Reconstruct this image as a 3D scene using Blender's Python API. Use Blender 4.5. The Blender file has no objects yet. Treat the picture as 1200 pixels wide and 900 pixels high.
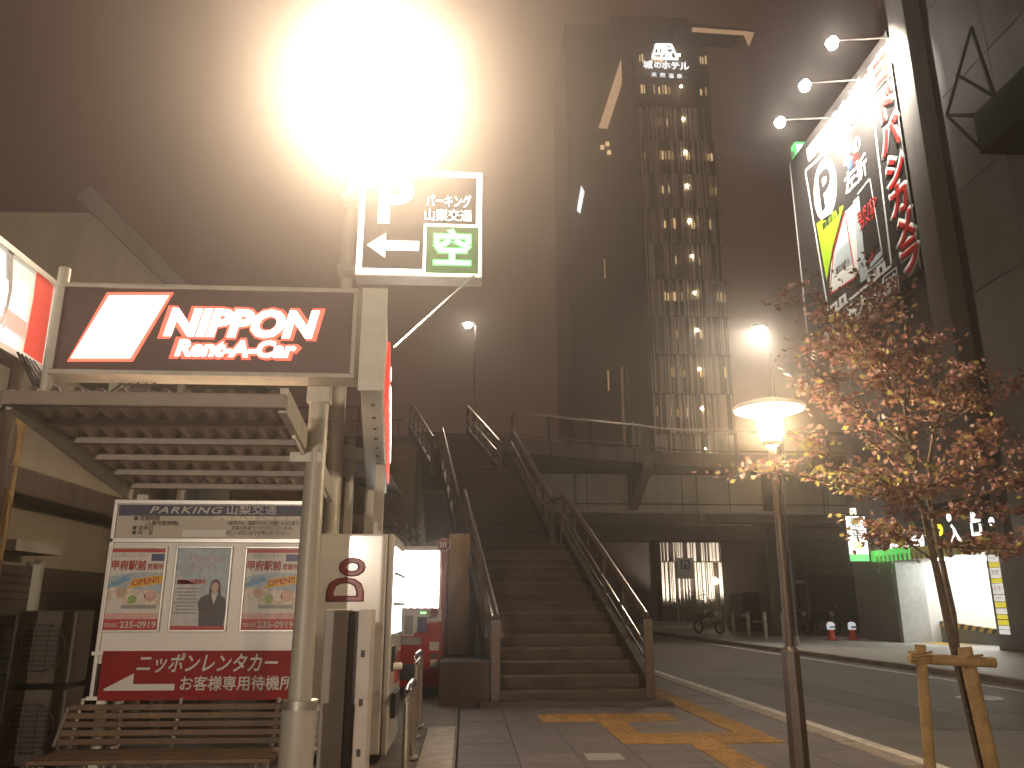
import bpy, bmesh, math, random
from mathutils import Vector, Matrix
R = math.radians
random.seed(7)
sc = bpy.context.scene
C = sc.collection

# ------------------------------------------------------------------ camera
F = 942.0                                   # focal length in pixels of a 1200 x 900 picture
EYE = Vector((0, 0, 1.2))
TH = math.atan(261 / F); PS = math.atan(55 * math.cos(TH) / F)
FW = Vector((math.sin(PS) * math.cos(TH), math.cos(PS) * math.cos(TH), math.sin(TH)))
RT = Vector((math.cos(PS), -math.sin(PS), 0)); UP = RT.cross(FW)
cd = bpy.data.cameras.new('camera'); cam = bpy.data.objects.new('camera', cd); C.objects.link(cam)
cd.sensor_width = 36; cd.lens = 36 * F / 1200; cd.clip_start = .05; cd.clip_end = 1000
m = Matrix((RT, UP, -FW)).transposed().to_4x4(); m.translation = EYE; cam.matrix_world = m
sc.camera = cam

# ------------------------------------------------------------------ night sky, weak moon, exposure
w = bpy.data.worlds.new('World'); sc.world = w; w.use_nodes = True
nt = w.node_tree; nt.nodes.clear()
wo = nt.nodes.new('ShaderNodeOutputWorld'); bg = nt.nodes.new('ShaderNodeBackground'); bg2 = nt.nodes.new('ShaderNodeBackground')
sky = nt.nodes.new('ShaderNodeTexSky'); sky.sky_type = 'NISHITA'; sky.sun_disc = False
sky.sun_elevation = R(1.0); sky.sun_rotation = R(200)
ad = nt.nodes.new('ShaderNodeAddShader')
bg.inputs[1].default_value = 0.0015
bg2.inputs[0].default_value = (.042, .0205, .0135, 1); bg2.inputs[1].default_value = 1.0     # city light on a low cloud
nt.links.new(sky.outputs[0], bg.inputs[0]); nt.links.new(bg.outputs[0], ad.inputs[0]); nt.links.new(bg2.outputs[0], ad.inputs[1]); nt.links.new(ad.outputs[0], wo.inputs[0])
sd = bpy.data.lights.new('moon', 'SUN'); sd.energy = .015; sd.angle = R(12); sd.color = (1, .9, .8)
so = bpy.data.objects.new('moon', sd); so.rotation_euler = (R(50), 0, R(-20)); C.objects.link(so)
sc.view_settings.view_transform = 'Standard'; sc.view_settings.look = 'None'
sc.view_settings.exposure = .3; sc.view_settings.gamma = 1; sc.view_settings.use_curve_mapping = False
cy = sc.cycles
cy.use_denoising = True; cy.max_bounces = 5; cy.diffuse_bounces = 2; cy.glossy_bounces = 3; cy.transmission_bounces = 4
cy.volume_bounces = 0; cy.sample_clamp_indirect = 3; cy.caustics_reflective = False; cy.caustics_refractive = False
cy.use_light_tree = True

# ------------------------------------------------------------------ helpers
def ray(x, y): return FW + RT * (x - 600) / F + UP * (450 - y) / F
def at(x, y, X=None, Y=None, Z=None):
    d = ray(x, y)
    t = (X - EYE.x) / d.x if X is not None else (Y - EYE.y) / d.y if Y is not None else (Z - EYE.z) / d.z
    return EYE + d * t

def col4(c): return (c[0], c[1], c[2], 1)
def M(name, col, rough=.6, metal=0, var=.15, scale=6, bump=0., bscale=40, coat=0, piece=0., spec=.5, streak=False, grain=0., gscale=90):
    mt = bpy.data.materials.new(name); mt.use_nodes = True
    t = mt.node_tree; p = t.nodes['Principled BSDF']
    p.inputs['Roughness'].default_value = rough; p.inputs['Metallic'].default_value = metal
    p.inputs['Specular IOR Level'].default_value = spec
    if coat: p.inputs['Coat Weight'].default_value = coat; p.inputs['Coat Roughness'].default_value = .06
    g = t.nodes.new('ShaderNodeNewGeometry')
    src = g.outputs['Position']
    if streak:
        mp = t.nodes.new('ShaderNodeMapping'); mp.inputs['Scale'].default_value = (1, 1, .12); t.links.new(src, mp.inputs[0]); src = mp.outputs[0]
    n = t.nodes.new('ShaderNodeTexNoise'); n.inputs['Scale'].default_value = scale; n.inputs['Detail'].default_value = 6; n.inputs['Roughness'].default_value = .65
    t.links.new(src, n.inputs['Vector'])
    mr = t.nodes.new('ShaderNodeMapRange'); mr.inputs[1].default_value = .3; mr.inputs[2].default_value = .7
    mr.inputs[3].default_value = 1 - var; mr.inputs[4].default_value = 1 + var
    t.links.new(n.outputs[0], mr.inputs[0])
    val = mr.outputs[0]
    if grain:
        n3 = t.nodes.new('ShaderNodeTexNoise'); n3.inputs['Scale'].default_value = gscale; n3.inputs['Detail'].default_value = 3; n3.inputs['Roughness'].default_value = .8
        t.links.new(g.outputs['Position'], n3.inputs['Vector'])
        r3 = t.nodes.new('ShaderNodeMapRange'); r3.inputs[1].default_value = .32; r3.inputs[2].default_value = .68; r3.inputs[3].default_value = 1 - grain; r3.inputs[4].default_value = 1 + grain
        t.links.new(n3.outputs[0], r3.inputs[0]); m3 = t.nodes.new('ShaderNodeMath'); m3.operation = 'MULTIPLY'
        t.links.new(val, m3.inputs[0]); t.links.new(r3.outputs[0], m3.inputs[1]); val = m3.outputs[0]
    if piece:
        oi = t.nodes.new('ShaderNodeObjectInfo'); m2 = t.nodes.new('ShaderNodeMapRange'); m2.inputs[3].default_value = 1 - piece; m2.inputs[4].default_value = 1 + piece
        t.links.new(oi.outputs['Random'], m2.inputs[0]); mm = t.nodes.new('ShaderNodeMath'); mm.operation = 'MULTIPLY'
        t.links.new(val, mm.inputs[0]); t.links.new(m2.outputs[0], mm.inputs[1]); val = mm.outputs[0]
    mx = t.nodes.new('ShaderNodeVectorMath'); mx.operation = 'SCALE'; mx.inputs[0].default_value = col[:3]
    t.links.new(val, mx.inputs['Scale']); t.links.new(mx.outputs[0], p.inputs['Base Color'])
    if bump:
        nb = t.nodes.new('ShaderNodeTexNoise'); nb.inputs['Scale'].default_value = bscale; nb.inputs['Detail'].default_value = 4
        t.links.new(g.outputs['Position'], nb.inputs['Vector'])
        b = t.nodes.new('ShaderNodeBump'); b.inputs['Strength'].default_value = bump; b.inputs['Distance'].default_value = .02
        t.links.new(nb.outputs[0], b.inputs['Height']); t.links.new(b.outputs[0], p.inputs['Normal'])
    return mt
def translucent(mt, col, k=.45):
    t = mt.node_tree; o = t.nodes['Material Output']; p = t.nodes['Principled BSDF']
    tr_ = t.nodes.new('ShaderNodeBsdfTranslucent'); tr_.inputs[0].default_value = col4([min(1, c * 1.3) for c in col])
    mx = t.nodes.new('ShaderNodeMixShader'); mx.inputs[0].default_value = k
    t.links.new(p.outputs[0], mx.inputs[1]); t.links.new(tr_.outputs[0], mx.inputs[2]); t.links.new(mx.outputs[0], o.inputs[0])
    return mt
def EM(name, col, s, sample=True, base=None):
    mt = bpy.data.materials.new(name); mt.use_nodes = True
    p = mt.node_tree.nodes['Principled BSDF']; p.inputs['Base Color'].default_value = col4(base or [min(.8, c) for c in col])
    p.inputs['Emission Color'].default_value = col4(col); p.inputs['Emission Strength'].default_value = s; p.inputs['Roughness'].default_value = .5
    mt.cycles.emission_sampling = 'AUTO' if sample else 'NONE'
    return mt

class MB:
    def __init__(s): s.v = []; s.f = []; s.mi = []
    def poly(s, pts, mi=0):
        b = len(s.v); s.v += [tuple(p) for p in pts]; s.f.append(tuple(range(b, b + len(pts)))); s.mi.append(mi); return s
    def box(s, x0, x1, y0, y1, z0, z1, mat=None, mi=0):
        vs = [Vector((x, y, z)) for z in (z0, z1) for (x, y) in ((x0, y0), (x1, y0), (x1, y1), (x0, y1))]
        if mat is not None: vs = [mat @ v for v in vs]
        b = len(s.v); s.v += [tuple(v) for v in vs]
        for q in ((3, 2, 1, 0), (4, 5, 6, 7), (0, 1, 5, 4), (1, 2, 6, 5), (2, 3, 7, 6), (3, 0, 4, 7)):
            s.f.append(tuple(b + i for i in q)); s.mi.append(mi)
        return s
    def tube(s, pts, r, n=10, r1=None, cap=True, mi=0):
        pts = [Vector(p) for p in pts]; k = len(pts); b = len(s.v)
        for i, p in enumerate(pts):
            d = (pts[min(i + 1, k - 1)] - pts[max(i - 1, 0)]).normalized()
            a = d.cross(Vector((0, 0, 1)) if abs(d.z) < .95 else Vector((0, 1, 0))).normalized(); c = d.cross(a)
            if isinstance(r, (list, tuple)): rr = r[i]
            else: rr = r if r1 is None else r + (r1 - r) * i / (k - 1)
            for j in range(n):
                t = 2 * math.pi * j / n; s.v.append(tuple(p + (a * math.cos(t) + c * math.sin(t)) * rr))
        for i in range(k - 1):
            for j in range(n):
                s.f.append((b + i * n + j, b + i * n + (j + 1) % n, b + (i + 1) * n + (j + 1) % n, b + (i + 1) * n + j)); s.mi.append(mi)
        if cap:
            s.f.append(tuple(b + j for j in range(n))[::-1]); s.mi.append(mi)
            s.f.append(tuple(b + (k - 1) * n + j for j in range(n))); s.mi.append(mi)
        return s
    def lathe(s, c, prof, n=24, mi=0):          # prof: (radius, z) pairs round a vertical axis at c
        b = len(s.v)
        for r, z in prof:
            for j in range(n):
                t = 2 * math.pi * j / n; s.v.append((c[0] + r * math.cos(t), c[1] + r * math.sin(t), c[2] + z))
        for i in range(len(prof) - 1):
            for j in range(n):
                s.f.append((b + i * n + j, b + i * n + (j + 1) % n, b + (i + 1) * n + (j + 1) % n, b + (i + 1) * n + j)); s.mi.append(mi)
        return s
    def prism(s, pts, d, mi=0):                 # closed outline pushed along d
        pts = [Vector(p) for p in pts]; d = Vector(d); n = len(pts); b = len(s.v)
        s.v += [tuple(p) for p in pts] + [tuple(p + d) for p in pts]
        s.f.append(tuple(range(b + n - 1, b - 1, -1))); s.mi.append(mi)
        s.f.append(tuple(range(b + n, b + 2 * n))); s.mi.append(mi)
        for i in range(n):
            j = (i + 1) % n; s.f.append((b + i, b + j, b + n + j, b + n + i)); s.mi.append(mi)
        return s
    def build(s, name, mat, parent=None, smooth=False, bevel=0, kind=None):
        me = bpy.data.meshes.new(name); me.from_pydata(s.v, [], s.f)
        for q in (mat if isinstance(mat, (list, tuple)) else [mat]): me.materials.append(q)
        if any(s.mi): me.polygons.foreach_set('material_index', s.mi)
        bm = bmesh.new(); bm.from_mesh(me)
        bmesh.ops.recalc_face_normals(bm, faces=bm.faces) if not getattr(s, 'keep', False) else None
        if bevel:
            es = [e for e in bm.edges if len(e.link_faces) == 2 and e.calc_face_angle(0) > .6]
            bmesh.ops.bevel(bm, geom=es, offset=bevel, segments=2, affect='EDGES', profile=.6)
        bm.to_mesh(me); bm.free()
        if smooth:
            me.polygons.foreach_set('use_smooth', [True] * len(me.polygons))
            try: me.set_sharp_from_angle(angle=R(40))
            except Exception: pass
        return link(name, me, parent, kind)
def link(name, me, parent=None, kind=None):
    o = bpy.data.objects.new(name, me); C.objects.link(o)
    if parent is not None: adopt(o, parent)
    if kind: o['kind'] = kind
    return o
def wm(o):
    mt = o.matrix_basis.copy()
    return wm(o.parent) @ o.matrix_parent_inverse @ mt if o.parent else mt
def adopt(o, parent):
    inv = wm(parent).inverted(); o.parent = parent; o.matrix_parent_inverse = inv
def thing(name, loc, label, cat, group=None):
    o = bpy.data.objects.new(name, None); o.empty_display_size = .2; o.location = loc; C.objects.link(o)
    return tag(o, label, cat, group)
def tag(o, label, cat, group=None):
    o['label'] = label; o['category'] = cat
    if group: o['group'] = group
    return o
def struct(o): o['kind'] = 'structure'; return o
def copy_tree(o, parent=None):
    c = o.copy(); C.objects.link(c)
    if parent is not None: c.parent = parent
    for ch in [q for q in o.children]: copy_tree(ch, c)
    return c
def frame(c, ux, uy):
    ux = Vector(ux).normalized(); n = ux.cross(Vector(uy)).normalized(); uy = n.cross(ux)
    mt = Matrix((ux, uy, n)).transposed().to_4x4(); mt.translation = Vector(c); return mt
FRONT = ((1, 0, 0), (0, 0, 1))              # a sign read from the camera's side, facing -Y
SIDE = ((0, -1, 0), (0, 0, 1))              # a sign on the right-hand wall, facing -X
def text(body, size, mat, parent, c, axes=FRONT, bold=0., width=None, shear=0, spacing=1., ext=.0, name='lettering', align='CENTER'):
    cu = bpy.data.curves.new('t', 'FONT'); cu.body = body; cu.size = size; cu.align_x = align; cu.align_y = 'CENTER'
    cu.bevel_depth = bold * size; cu.bevel_resolution = 0; cu.shear = shear; cu.space_character = spacing; cu.extrude = ext; cu.resolution_u = 3
    o = bpy.data.objects.new('t', cu); C.objects.link(o)
    dg = bpy.context.evaluated_depsgraph_get(); dg.update()
    me = bpy.data.meshes.new_from_object(o.evaluated_get(dg)); me.name = name
    bpy.data.objects.remove(o); bpy.data.curves.remove(cu)
    me.materials.clear(); me.materials.append(mat)
    if width and len(me.vertices):
        xs = [v.co.x for v in me.vertices]; k = width / (max(xs) - min(xs)); x0 = (max(xs) + min(xs)) / 2
        for v in me.vertices: v.co.x = (v.co.x - (x0 if align == 'CENTER' else 0)) * k
    if bold: me.transform(Matrix.Diagonal((1, 1, min(1., .002 / (bold * size + ext)), 1)))
    me.transform(frame(c, *axes))
    return link(name, me, parent)
def plate(c, wd, ht, axes, th=.004, mb=None):
    mb = mb or MB(); f = frame(c, *axes); mb.box(-wd / 2, wd / 2, -ht / 2, ht / 2, -th, 0, mat=f); return mb
def shape(pts, c, axes, mat, parent, name, th=.0):      # flat print from a 2-D outline
    f = frame(c, *axes); mb = MB(); mb.keep = True
    if th: mb.keep = False; mb.prism([f @ Vector((x, y, 0)) for x, y in pts], (f.to_3x3() @ Vector((0, 0, th))))
    else: mb.poly([f @ Vector((x, y, 0)) for x, y in pts])
    return mb.build(name, mat, parent)
def rect(w_, h_, cx=0, cy_=0): return [(cx - w_ / 2, cy_ - h_ / 2), (cx + w_ / 2, cy_ - h_ / 2), (cx + w_ / 2, cy_ + h_ / 2), (cx - w_ / 2, cy_ + h_ / 2)]
def disc(r, cx=0, cy_=0, n=28, ry=None): return [(cx + r * math.cos(2 * math.pi * i / n), cy_ + (ry or r) * math.sin(2 * math.pi * i / n)) for i in range(n)]
def spot(name, loc, to, power, angle, blend, color, radius, parent):
    l = bpy.data.lights.new(name, 'SPOT'); l.energy = power; l.spot_size = R(angle); l.spot_blend = blend; l.color = color; l.shadow_soft_size = radius
    o = bpy.data.objects.new(name, l); C.objects.link(o)
    d = (Vector(to) - Vector(loc)).normalized(); mt = d.to_track_quat('-Z', 'Y').to_matrix().to_4x4(); mt.translation = Vector(loc)
    o.matrix_basis = mt; adopt(o, parent); return o
def point(name, loc, power, color, radius, parent):
    l = bpy.data.lights.new(name, 'POINT'); l.energy = power; l.color = color; l.shadow_soft_size = radius
    o = bpy.data.objects.new(name, l); o.location = loc; C.objects.link(o); adopt(o, parent); return o

# ------------------------------------------------------------------ materials
asphalt = M('asphalt', (.165, .142, .122), .55, var=.3, scale=1.1, bump=.7, bscale=120, grain=.55, gscale=70)
ground_m = M('ground', (.06, .055, .05), .8, var=.3, scale=1)
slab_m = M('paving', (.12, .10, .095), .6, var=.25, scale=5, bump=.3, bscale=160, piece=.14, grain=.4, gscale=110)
joint_m = M('joint', (.05, .045, .04), .9)
kerb_m = M('kerb_concrete', (.36, .32, .27), .7, var=.3, scale=6, bump=.3, bscale=90, piece=.15, grain=.3)
concrete = M('concrete', (.30, .28, .25), .75, var=.25, scale=2.5, bump=.2, bscale=50, streak=True)
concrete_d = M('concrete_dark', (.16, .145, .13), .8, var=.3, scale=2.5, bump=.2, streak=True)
paintw = M('road_paint', (.74, .70, .63), .6, var=.3, scale=5, grain=.35, gscale=60)
tact_m = M('tactile_yellow', (.29, .155, .03), .65, var=.4, scale=7, piece=.22, grain=.4, gscale=60)
steel = M('galvanised_steel', (.42, .41, .37), .42, .75, var=.18, scale=10, bump=.05)
steelp = M('painted_post', (.40, .38, .33), .45, .1, var=.18, scale=8, streak=True)
rail_m = M('rail_steel', (.50, .42, .35), .22, .95, var=.2, scale=8)
brownrail = M('brown_paint', (.085, .058, .042), .45, .2, var=.25, scale=8)
dark = M('dark_paint', (.035, .03, .027), .5, var=.2)
black = M('black_board', (.02, .018, .018), .45, var=.1)
whitep = M('white_paint', (.75, .73, .69), .35, var=.06, scale=3)
whiteg = M('white_gloss', (.72, .70, .66), .22, var=.05, scale=3, coat=.5)
alu = M('aluminium', (.60, .59, .56), .38, .6, var=.1)
redp = M('red_paint', (.25, .010, .009), .5, var=.15, scale=8, spec=.2)
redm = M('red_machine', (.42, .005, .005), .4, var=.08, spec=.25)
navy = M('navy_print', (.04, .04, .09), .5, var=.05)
wood = M('bench_wood', (.12, .068, .032), .5, var=.3, scale=9, bump=.15, piece=.15)
stakew = M('stake_wood', (.33, .22, .09), .7, var=.35, scale=12, bump=.3, bscale=50)
bark = M('bark', (.10, .075, .05), .85, var=.4, scale=30, bump=.5, bscale=80)
wallp = M('pale_wall', (.34, .30, .23), .75, var=.14, scale=2, bump=.1, streak=True)
housed = M('dark_wood_wall', (.10, .075, .055), .75, var=.3, scale=4, streak=True)
print_m = {n: M('print_' + n, c, .45, var=.42 if n in ('cream', 'blue') else .22 if n in ('sky', 'pale', 'pink') else .06, scale=34, coat=.8) for n, c in dict(white=(.62, .60, .56), pale=(.50, .50, .50), red=(.42, .03, .03), blue=(.16, .33, .50), sky=(.36, .44, .50), yellow=(.70, .42, .03), pink=(.60, .36, .32), skin=(.50, .33, .24), suit=(.05, .05, .06), hair=(.06, .035, .02), green=(.25, .36, .08), grey=(.28, .27, .26), navy=(.05, .06, .18), beige=(.45, .41, .34), cream=(.6, .52, .42)).items()}
lit_white = EM('lit_white', (1, .93, .82), 2.2)
lit_white_t = EM('lit_white_letters', (1, .93, .83), 3.0, False)
lit_red = EM('lit_red', (1, .13, .08), 1.15, False)

# ================================================================== THE SETTING
struct(MB().box(-220, 260, -60, 330, -1.2, -.14).build('ground', ground_m))
road = struct(MB().box(3.62, 9.42, -30, 42, -.13, -.10).build('road', asphalt))
struct(MB().box(-40, 60, 42, 62, -.13, -.102).build('cross_road', asphalt))
for x0, x1, nm in ((3.92, 4.07, 'edge_line'), (8.83, 8.98, 'edge_line')):
    MB().box(x0, x1, -20, 41.5, -.1, -.096).build(nm, paintw, road)
MB().prism([(5.2, 9.2, -.1), (6.1, 9.15, -.1), (6.15, 15.8, -.1), (5.25, 15.9, -.1)], (0, 0, .004)).build('repair_patch', M('patch', (.115, .10, .088), .6, var=.25, scale=2, bump=.6, bscale=120, grain=.5, gscale=70), road)
mh = MB().lathe((7.62, 12.3, -.1), [(0, .006), (.3, .006), (.32, 0)], 24).build('manhole_cover', M('iron', (.5, .48, .45), .35, .6), road)
for k in range(7): MB().box(7.40 + k * .07, 7.43 + k * .07, 12.1, 12.5, -.095, -.088).build('rib', steel, mh)
def kerb(name, x0, x1, y0, y1, d):
    k = struct(MB().box(x0 + .01, x1 - .01, y0, y1, -.3, -.02).build(name, joint_m))
    me = None; y = y0
    while y < y1:
        if me is None:
            o = MB().box(x0, x1, 0, .592, -.16, .012).build('kerb_stone', kerb_m, bevel=.015); me = o.data
        else:
            o = bpy.data.objects.new('kerb_stone', me); C.objects.link(o)
        o.location = (0, y, random.uniform(-.004, .004)); o.rotation_euler = (0, 0, random.uniform(-.0015, .0015)); adopt2(o, k); y += .6
    return k
def adopt2(o, p): o.parent = p; o.matrix_parent_inverse = wm(p).inverted()
kerb('kerb_near', 3.44, 3.62, 3.0, 42, 1)
kerb('kerb_far', 9.42, 9.6, 9.0, 42, 1)
pav = struct(MB().box(-.06, 3.45, -12, 42, -.3, -.03).build('pavement', joint_m))
me = None
for iy in range(0, 34):
    for ix in range(7):
        x = -.04 + ix * .5; y = 4.4 + iy * .5
        if y > 14 and x < 2.3: continue
        wd = .494 if ix < 6 else .47
        if ix == 6: o = MB().box(0, .47, 0, .494, -.035, 0).build('paving_slab', slab_m)
        elif me is None: o = MB().box(0, .494, 0, .494, -.035, 0).build('paving_slab', slab_m, bevel=.004); me = o.data
        else: o = bpy.data.objects.new('paving_slab', me); C.objects.link(o)
        o.location = (x, y, random.uniform(-.002, .002)); adopt2(o, pav)
struct(MB().box(-9, -.06, -12, 30, -.3, -.012).build('left_yard_ground', M('yard_concrete', (.16, .14, .12), .8, var=.35, scale=3, bump=.3)))
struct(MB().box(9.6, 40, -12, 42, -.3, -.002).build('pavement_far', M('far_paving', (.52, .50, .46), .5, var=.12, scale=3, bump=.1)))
struct(MB().box(9.0, 60, 62, 69.2, -.3, .0).build('plaza_ground', concrete_d))
edge = MB().box(-.36, -.08, 4.4, 9.0, -.2, .006).build('gutter_cover', kerb_m, pav, bevel=.006)
# tactile paving, one tile of 0.3 m each
tt = MB().box(0, .294, 0, .294, -.004, .006)
for i in range(5):
    for j in range(5):
        cx, cy0 = .03 + i * .0585, .03 + j * .0585
        tt.lathe((cx, cy0, .006), [(.019, 0), (.012, .005), (0, .005)], 6)
tme = None
def tactile(x, y):
    global tme
    if tme is None: o = tt.build('tactile_tile', tact_m); tme = o.data
    else: o = bpy.data.objects.new('tactile_tile', tme); C.objects.link(o)
    o.location = (x, y, .003); adopt2(o, pav)
TACT = [(.85 + .3 * k, y) for k in range(5) for y in (9.6, 9.3)] + [(1.45, 9.0 - .3 * k) for k in range(5)]
TACT += [(1.75 + .3 * k, y) for k in range(3) for y in (8.1, 7.8)] + [(2.65, 12.6 - .3 * k) for k in range(17)] + [(2.05, 7.5 - .3 * k) for k in range(11)]
for x, y in TACT: tactile(x, y)
MB().box(1.02, 1.32, 7.05, 7.35, -.01, .004).build('valve_cover', M('cover', (.4, .38, .35), .5, .4), pav)

# ------------------------------------------------------------------ stairs up to the pedestrian deck
stair_c = M('stair_concrete', (.06, .042, .03), .8, var=.5, scale=2.2, bump=.3, piece=.15)
nosing_m = M('stair_nosing', (.085, .06, .038), .6, var=.55, scale=3, piece=.25)
st = thing('footbridge_staircase', (1.4, 11, 0), 'long brown concrete staircase with steel handrails climbing to the pedestrian deck', 'staircase')
PTS = [((1.42, 11.0), 0.), ((.98, 16.5), 2.4), ((.84, 17.4), 2.4), ((.31, 22.1), 4.9), ((-.02, 23.4), 4.9), ((-1.0, 27.6), 7.0)]
HW = .96
def lateral(a, b):
    d = (Vector(b) - Vector(a)).normalized(); return Vector((d.y, -d.x))
for k in range(0, 6, 2):
    (a, za), (b, zb) = PTS[k], PTS[k + 1]
    a = Vector(a); b = Vector(b); n = 15; lt = lateral(a, b); d = (b - a) / n
    for i in range(n):
        p = a + d * i; q = p + d * 1.02; z = za + (zb - za) * (i + 1) / n; rz = (zb - za) / n
        ww = HW + (.02 if i else .12)
        s = MB().prism([(p.x - lt.x * ww, p.y - lt.y * ww, z), (p.x + lt.x * ww, p.y + lt.y * ww, z), (q.x + lt.x * ww, q.y + lt.y * ww, z), (q.x - lt.x * ww, q.y - lt.y * ww, z)], (0, 0, -rz - .06)).build('step', stair_c, st)
        e = p + d.normalized() * .05
        MB().prism([(p.x - lt.x * (ww - .05), p.y - lt.y * (ww - .05) - .004, z + .004), (p.x + lt.x * (ww - .05), p.y + lt.y * (ww - .05) - .004, z + .004), (e.x + lt.x * (ww - .05), e.y + lt.y * (ww - .05), z + .004), (e.x - lt.x * (ww - .05), e.y - lt.y * (ww - .05), z + .004)], (0, 0, -.03)).build('nosing', nosing_m, s)
    # sloping soffit slab under the flight
    MB().prism([(a.x - lt.x * .9, a.y + .25, za - .02), (b.x - lt.x * .9, b.y + .3, zb - .2), (b.x - lt.x * .9, b.y + .3, zb - .55), (a.x - lt.x * .9, a.y + .9, za - .02)], (lt.x * 1.8, lt.y * 1.8, 0)).build('soffit', stair_c, st)
    for sgn in (-1, 1):
        o = lt * sgn * (HW + .06)
        A = Vector((a.x + o.x, a.y + o.y, za)); B = Vector((b.x + o.x, b.y + o.y, zb)); dr = (B - A)
        lw = Vector((lt.x * .045, lt.y * .045, 0))
        MB().prism([A - lw + Vector((0, 0, -.05)), B - lw + Vector((0, 0, -.05)), B - lw + Vector((0, 0, .30)), A - lw + Vector((0, 0, .30))], lw * 2).build('stringer', brownrail, st)
        ra = A + Vector((0, 0, 1.06)); rb = B + Vector((0, 0, 1.06))
        if k == 0 and sgn == 1: ra = ra + Vector((0, .1, .02))
        MB().tube([ra, rb], .055, 14).build('handrail', rail_m, st, True)
        for h, rr in ((.80, .02), (.62, .02), (.46, .016)):
            inn = -lt * sgn * (.10 if h == .80 else 0)
            MB().tube([A + Vector((inn.x, inn.y, h)) + dr * .01, B + Vector((inn.x, inn.y, h)) - dr * .02], rr, 8).build('lower_rail', rail_m if h == .8 else brownrail, st, True)
        npst = 5
        for i in range(npst):
            t = (i + .02) / npst if i else .0
            P = A + dr * t
            wd = .06 if (i == 0) else .03
            MB().box(-wd, wd, -.03, .03, -.05, 1.04, mat=Matrix.Translation(P)).build('post', brownrail, st, bevel=.008)
        MB().box(-.05, .05, -.03, .03, -.05, 1.04, mat=Matrix.Translation(B)).build('post', brownrail, st)
for k in (1, 3):
    (a, za), (b, zb) = PTS[k], PTS[k + 1]; a = Vector(a); b = Vector(b); lt = lateral(a, b)
    MB().prism([(a.x - lt.x * 1.03, a.y - lt.y * 1.03, za), (a.x + lt.x * 1.03, a.y + lt.y * 1.03, za), (b.x + lt.x * 1.03, b.y + .12, za), (b.x - lt.x * 1.03, b.y + .12, za)], (0, 0, -.4)).build('landing', stair_c, st)
    for sgn in (-1, 1):
        o = lt * sgn * (HW + .06)
        MB().tube([(a.x + o.x, a.y + o.y + .05, za + 1.0), (b.x + o.x, b.y + o.y, za + 1.0)], .03, 8).build('landing_rail', brownrail, st, True)
        MB().box(a.x + o.x - .05, a.x + o.x + .05, a.y + o.y + .06, b.y + o.y - .04, za + .02, za + .55).build('landing_panel', brownrail, st)
for (x, y, z) in ((.95, 17.0, 2.0), (.0, 23.0, 4.5)):
    MB().box(x - .3, x + .3, y - .25, y + .25, -.1, z).build('pier', concrete_d, st)
MB().box(.2, 2.62, 10.62, 11.02, -.1, .05).build('plinth', stair_c, st, bevel=.01)
MB().box(-.32, .36, 10.95, 12.6, -.1, .52).build('side_block', stair_c, st, bevel=.015)

# ------------------------------------------------------------------ pedestrian deck across the road
dk = thing('pedestrian_deck', (7, 33, 0), 'wide concrete pedestrian deck on brackets spanning the road behind the lamp', 'deck')
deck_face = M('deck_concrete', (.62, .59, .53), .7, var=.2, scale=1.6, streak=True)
fascia_m = M('fascia', (.10, .075, .058), .7, var=.4, scale=2, streak=True, piece=.2)
edge_pts = [(-2.1, 27.7), (.2, 27.75), (3.0, 28.9), (6.3, 30.1), (8.0, 30.9), (10.8, 31.2), (14.6, 31.25), (20, 31.3)]
back = [(20, 39.5), (-2.1, 39.5)]
def ring(pts, z): return [(x, y, z) for x, y in pts]
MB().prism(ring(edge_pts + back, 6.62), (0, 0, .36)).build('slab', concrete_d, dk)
MB().prism(ring([(-9, 28.4), (-2.1, 27.9), (-2.1, 39.5), (-9, 39.5)], 6.6), (0, 0, .38)).build('west_slab', concrete_d, dk)
for i in range(len(edge_pts) - 1):
    a, b = Vector(edge_pts[i]), Vector(edge_pts[i + 1])
    if i == 0: continue
    n = lateral(a, b)
    npan = max(1, round((b - a).length / 1.9)); dv = (b - a).normalized() * .012
    for j in range(npan):
        p_ = a + (b - a) * j / npan + dv; q_ = a + (b - a) * (j + 1) / npan - dv
        MB().prism([(p_.x, p_.y, 6.5), (q_.x, q_.y, 6.5), (q_.x, q_.y, 7.04), (p_.x, p_.y, 7.04)], (n.x * .14, n.y * .14, 0)).build('fascia_panel', fascia_m, dk, bevel=.012)
rl = MB(); off = .1
for i in range(1, len(edge_pts) - 1):
    a, b = Vector(edge_pts[i]), Vector(edge_pts[i + 1])
    MB().tube([(a.x, a.y + off, 8.02), (b.x, b.y + off, 8.02)], .045, 10).build('top_rail', rail_m, dk, True)
    MB().tube([(a.x, a.y + off, 7.22), (b.x, b.y + off, 7.22)], .028, 8).build('bottom_rail', brownrail, dk, True)
    n = max(1, round((b - a).length / 1.75))
    for j in range(n):
        p = a + (b - a) * j / n
        MB().box(p.x - .05, p.x + .05, p.y + off - .03, p.y + off + .03, 7.0, 8.0).build('rail_post', brownrail, dk)
    nb = max(2, round((b - a).length / .14)); pb = MB()
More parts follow.
